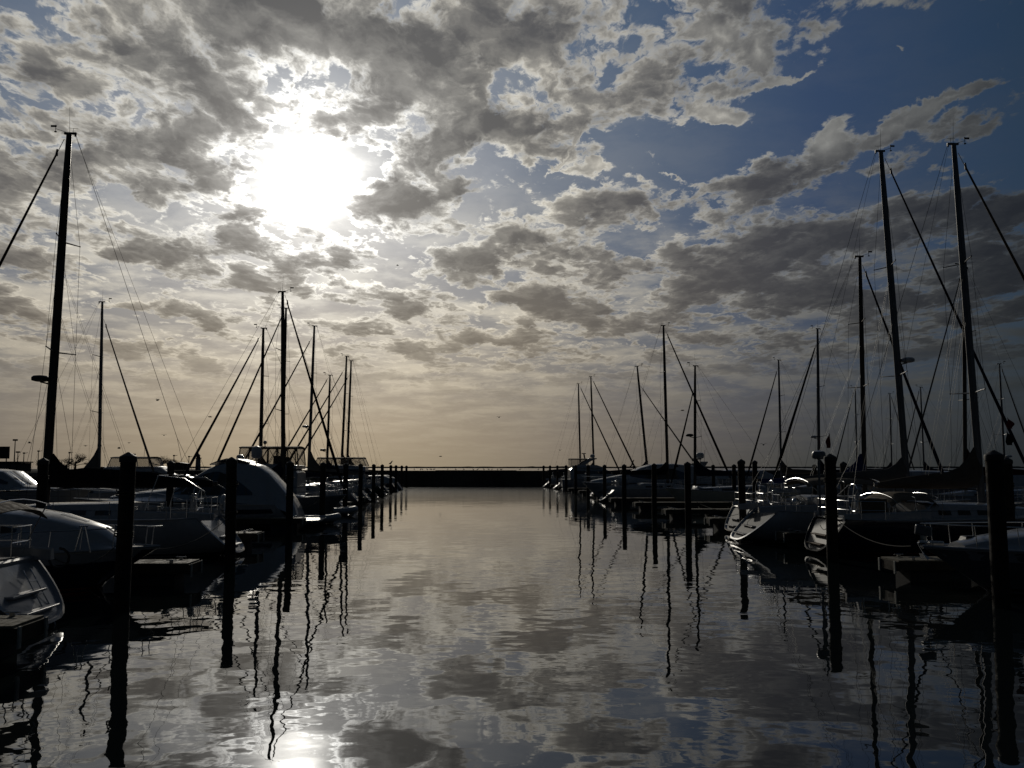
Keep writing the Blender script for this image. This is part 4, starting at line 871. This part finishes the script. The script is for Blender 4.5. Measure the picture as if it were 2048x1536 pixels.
for lab, d, mb, mt, st, kw in [
  ('white transom sailboat with the tallest mast of the centre right cluster', 81.0, (1336, 934), (1328, 650), 1196, dict(m=WHITE, mr=.13, jr=1.7, rs=1.35, fore_k=.975, mastm=BRONZE, jib=C_BLACK, cover=C_BLACK, collar=1.0)),
  ('sailboat with the strongly raked slim mast left of the tallest centre right mast', 92.0, (1295, 934), (1275, 732), 1178, dict(m=WHITE, mr=.12, jr=1.4, rs=.9, fore_k=.83, mastm=BRONZE, cover=C_NAVY)),
  ('distant sailboat with the right one of the two small masts over the far right pilings', 125.0, (1188, 934), (1182, 753), 1104, dict(m=WHITE, mr=.13, jr=1.9, rs=1.3, mastm=BRONZE, jib=C_BLACK)),
  ('distant sailboat with the left one of the two small masts over the far right pilings', 137.0, (1161, 934), (1157, 767), 1084, dict(m=WHITE, mr=.13, jr=1.9, rs=1.3, mastm=BRONZE, jib=C_BLACK))]:
    sailboat(lab, d, 1, mb, mt, stern=st, L=12, B=3.8, near=False, antenna=False, **kw)
t, H = sailboat('sailboat facing left with two radomes on its mast, right of the centre right cluster', 71.0, -1, (1388, 934), (1388, 733), bow=1328, L=10.5, B=3.5, near=False, m=CREAM, mr=.11, jr=1.4, fore_k=.80, radar=.42, forefoot=(1338, 934), mastm=BRONZE, cover=C_NAVY, jib=C_BLACK)

# ======================= background on the left shore, birds
def lamp_post(px, ytop, d, label, head=True):
    p = unproj(px, ytop, d); t = thing('lamp_post', label, 'lamp post', (p.x, d, 2.0), 0, 'lamp posts on the left shore'); b = MB(); h = p.z - 2.0
    b.tube([(0, 0, 0), (0, 0, h)], [.16, .09], 6); b.build('pole', BLACKP, t)
    b = MB(); b.box((0, 0, h + .1), (.9 if head else .45, .3, .35)); 
    if not head: b.tube([(0, 0, h), (.9, 0, h + .2)], .06, 5)
    b.build('lamp_head', BLACKP, t)
for px, y, d, l, hd in [(30.5, 881, 190, 'tallest shore lamp post near the left edge', True), (36, 905, 215, 'short shore lamp post beside the tallest one', True), (48, 907, 230, 'thin street light left of the tall left mast', False), (77, 903, 230, 'thin street light just left of the tall left mast', False), (139, 906, 240, 'thin street light above the bare shore tree', False), (348, 912, 240, 'thin street light right of the clear-sided canopy', False), (378, 914, 250, 'thin street light just left of the lighthouse', False)]:
    lamp_post(px, y, d, l, hd)
def tree(px, d, h, w, label, seed, dense=1.0):
    rnd = random.Random(seed); x = xat(px, d); t = thing('bare_tree', label, 'tree', (x, d, 2.1), 0, 'bare trees on the left shore')
    tb = MB(); tb.tube([(0, 0, -.2), (.05, 0, h * .25), (0, .05, h * .42)], [.26, .20, .14], 7); tb.build('trunk', BARK, t)
    cb = MB()
    def br(p, dr, L, r, k):
        q = p + dr * L; mid = (p + q) / 2 + Vector((rnd.uniform(-1, 1), rnd.uniform(-1, 1), rnd.uniform(-.3, .6))) * L * .10
        cb.tube([p, mid, q], [r, r * .8, r * .55], 4 if k > 1 else 5, cap=False)
        if k >= 5: return
        for _ in range(3 if k < 4 else 2):
            v = (dr + Vector((rnd.uniform(-1, 1) * w, rnd.uniform(-1, 1), rnd.uniform(-.35, .55))) * .85).normalized(); br(q if rnd.random() < .6 else mid, v, L * rnd.uniform(.6, .85), r * .6, k + 1)
    for _ in range(int(5 * dense)): br(Vector((0, 0, h * rnd.uniform(.25, .42))), Vector((rnd.uniform(-1, 1) * w, rnd.uniform(-.8, .8), rnd.uniform(.15, .8))).normalized(), h * .24, .09, 1)
    cb.build('crown', BARK, t)
for i, (px, d, h, w, l) in enumerate([(150, 185, 4.4, 1.5, 'bare shore tree behind the boom, between the two left masts'), (133, 190, 3.4, 1.3, 'smaller bare tree just right of the tall left mast'), (82, 190, 2.9, 1.2, 'low bare tree behind the left inner piling'), (183, 195, 2.6, 1.2, 'low bare tree behind the shorter left mast'), (322, 190, 4.0, 1.4, 'bare shore tree right of the clear-sided canopy'), (338, 195, 3.4, 1.3, 'bare shore tree behind the charcoal topped piling'), (356, 200, 2.8, 1.2, 'low bare tree left of the lighthouse'), (450, 200, 3.2, 1.5, 'bare bush tree above the big yacht roof')]): tree(px, d, h, w, l, i + 3, 1.5)
# lighthouse
p = unproj(396, 934, 210); t = thing('lighthouse', 'small white lighthouse with a dark lantern on the left shore horizon', 'lighthouse', (p.x, 210, 2.0)); zt = lambda y: unproj(396, y, 210).z - 2.0
b = MB(); n = 12
b.loft([[(r * math.cos(q * 2 * math.pi / n), r * math.sin(q * 2 * math.pi / n), z) for q in range(n)] for r, z in ((.62, 0), (.52, zt(917)))]); b.build('tower', LIGHTW, t)
b = MB(); b.loft([[(r * math.cos(q * 2 * math.pi / n), r * math.sin(q * 2 * math.pi / n), z) for q in range(n)] for r, z in ((.78, zt(917)), (.78, zt(915.5)), (.42, zt(915.4)), (.42, zt(911)), (.55, zt(910.9)), (.05, zt(907)))]); b.tube([(0, 0, zt(907)), (0, 0, zt(904.5))], .05, 5); b.build('lantern_room', BLACKP, t)
b = MB(); b.box((0, -.56, .7), (.35, .12, 1.0)); b.build('door', BLACKP, t)
# shore building with a raised board
p0, p1 = unproj(-60, 934, 175), unproj(35, 934, 175); t = thing('shore_building', 'low dark shore building with a raised board on its roof at the left edge', 'building', ((p0.x + p1.x) / 2, 175, 2.0)); wd = p1.x - p0.x
b = MB(); b.box((0, 2.5, .9), (wd, 5, 1.8)); b.build('wall', BRICKM, t, smooth=False); b = MB(); b.box((0, 2.5, 1.93), (wd + .5, 5.5, .22)); b.build('roof', BLACKP, t, smooth=False)
b = MB()
for k in range(5): b.box((-wd / 2 + 1 + k * 1.8, -.02, 1.1), (1.0, .06, .7))
b.build('window', GLASS, t, smooth=False)
xb = unproj(4, 934, 175).x - (p0.x + p1.x) / 2; b = MB(); b.box((xb - .6, 1, unproj(0, 905, 175).z - 2.0), (2.6, .3, 2.3)); 
for s_ in (-1.4, .2): b.box((xb + s_, 1, 2.4), (.14, .14, 1.4))
b.build('roof_board', BLACKP, t, smooth=False)
for i, (px, w_, h_, l) in enumerate([(208, 2.0, .75, 'low dark utility hut on the shore right of the shorter left mast'), (222, 1.1, .55, 'tiny dark hut on the shore beside the utility hut'), (360, 3.2, 1.6, 'dark rounded shed on the shore left of the lighthouse')]):
    p = unproj(px, 934, 182); t = thing('shore_hut', l, 'hut', (p.x, 182, 2.1)); b = MB(); b.box((0, 0, h_ / 2), (w_, 1.6, h_), taper=.93); b.build('wall', BRICKM, t, smooth=False); b = MB(); b.loft([[(-w_ / 2 - .1, y, h_), (0, y, h_ + .22), (w_ / 2 + .1, y, h_)] for y in (-.95, .95)]); b.build('roof', BLACKP, t, smooth=False)
# gulls
def gull(px, py, d, label, span=1.1, flap=.3, rz=0.):
    p = unproj(px, py, d); b = MB(); b.tube([(-.24, 0, 0), (-.12, 0, .02), (.05, 0, .02), (.2, 0, .03), (.26, 0, .02)], [.02, .06, .07, .045, .012], 7)
    for sd in (-1, 1): b.sheet([[(x0 + .0, sd * y, z) for x0 in (-c, c * .6)] for y, z, c in ((.03, .04, .12), (span * .22, flap * .5, .11), (span * .5, flap * .3, .02))][::sd], .015)
    o = b.build('gull', GULL, None, angle=60); o.location = p; o.rotation_euler = (0, 0, rz); o['label'] = label; o['category'] = 'bird'; o['group'] = 'gulls flying over the harbour'
for i, (px, py, d, l) in enumerate([(881, 913, 150, 'tiny gull flying just above the horizon at the channel centre'), (998, 835, 120, 'gull flying in the open sky right of the channel centre'), (315, 801, 110, 'gull flying right of the shorter left mast'), (420, 834, 110, 'gull flying left of the left mast cluster'), (328, 871, 120, 'gull flying above the clear-sided canopy'), (59, 886, 130, 'gull flying between the lamp posts and the tall left mast'), (171, 892, 130, 'gull flying just left of the shorter left mast'), (200, 893, 130, 'gull flying just right of the shorter left mast'), (238, 897, 130, 'gull flying above the canopy of the white cruiser'), (258, 886, 130, 'gull flying above the radar of the white cruiser'), (795, 531, 170, 'gull flying high below the sun'), (1120, 901, 150, 'tiny gull flying above the far right pilings'), (1365, 821, 120, 'gull flying left of the two-radome mast'), (1527, 890, 80, 'dark gull gliding left of the slim lone right mast')]):
    gull(px, py, d, l, .65, .16 + .1 * (i % 3), i * 1.3)
def perched(px, d, z, label, tall=.45, wing=False, rz=0.):
    b = MB(); b.tube([(-.22, 0, z + .10), (-.08, 0, z + .16), (.06, 0, z + .26), (.10, 0, z + tall), (.16, 0, z + tall + .03), (.26, 0, z + tall)], [.02, .08, .08, .04, .045, .012], 8)
    for y in (-.03, .03): b.tube([(0, y, z + .14), (.01, y, z)], .012, 4)
    if wing: b.sheet([[(-.05, y, z + .28 + a) for y in (-.02, .02)] if False else [(-.08 + .1 * a, -.05 - a, z + .25 + a * 1.2), (.10 - .05 * a, -.05 - a, z + .22 + a * 1.25)] for a in (0, .25, .55)], .02)
    o = b.build('perched_bird', GULL if not wing else BLACKP, None, angle=70); o.location = (xat(px, d), d, 0); o.rotation_euler = (0, 0, rz); o['label'] = label; o['category'] = 'bird'
perched(781.5, 103, 3.23, 'small dark bird perched on the ninth left channel piling', .40)
perched(1262, 104, 2.9, 'dark cormorant with one wing raised beside an inner piling', .5, True, .4)
rnd = random.Random(12)
for i in range(22):
    px = rnd.uniform(826, 1080); x = xat(px, 147.5)
    b = MB(); b.tube([(-.16, 0, .12), (0, 0, .16), (.12, 0, .24), (.20, 0, .24)], [.03, .07, .05, .012], 6); b.tube([(0, 0, .12), (0, 0, 0)], .015, 4)
    o = b.build('perched_gull', GULL, None, angle=70); o.location = (x, 147.5, 2.46); o.rotation_euler = (0, 0, rnd.uniform(0, 6)); o['label'] = 'tiny gull standing on top of the breakwater wall at the channel end'; o['category'] = 'bird'; o['group'] = 'gulls standing on the breakwater'
# mooring lines from the boats' corners to pilings and docks
def line(x0, y0, z0, x1, y1, z1, label, sag=.35, r=.011):
    t0 = Vector((x0, y0, z0)); t1 = Vector((x1, y1, z1)); b = MB()
    b.tube([t0.lerp(t1, i / 12) - t0 - Vector((0, 0, sag * 4 * (i / 12) * (1 - i / 12))) for i in range(13)], r, 5)
    o = b.build('mooring_line', mat('mooring rope', (.06, .055, .045), .9), None); o.location = t0; o['label'] = label; o['category'] = 'rope'; o['group'] = 'mooring lines'
def pl(i, side):
    px, d, h = (left_pil if side < 0 else right_pil)[i]; return xat(px, d), d
for side, i, (px, py, d), lab in [
  (-1, 0, (110, 1118, 18.4), 'slack line from the corner sailboat to the nearest left piling'),
  (-1, 1, (478, 1062, 31.0), 'mooring line from the large white sailboat stern to the second left piling'),
  (-1, 1, (300, 1098, 23.2), 'mooring line from the dark hulled cruiser bow to the second left piling'),
  (-1, 3, (600, 1010, 48.5), 'mooring line from the big motor yacht stern to the fourth left piling'),
  (1, 1, (1640, 1050, 31.4), 'mooring line from the dark blue sailboat stern to the second right piling'),
  (1, 1, (1822, 1092, 23.6), 'mooring line from the anchor bow cruiser to the second right piling'),
  (1, 2, (1480, 1035, 38.2), 'mooring line from the open transom sailboat to the third right piling'),
  (1, 3, (1470, 1018, 42.8), 'mooring line from the blue cover sailboat to the fourth right piling')]:
    X, Y = pl(i, side); p = unproj(px, py, d); line(p.x, p.y, p.z, X, Y, 1.5, lab, .30)
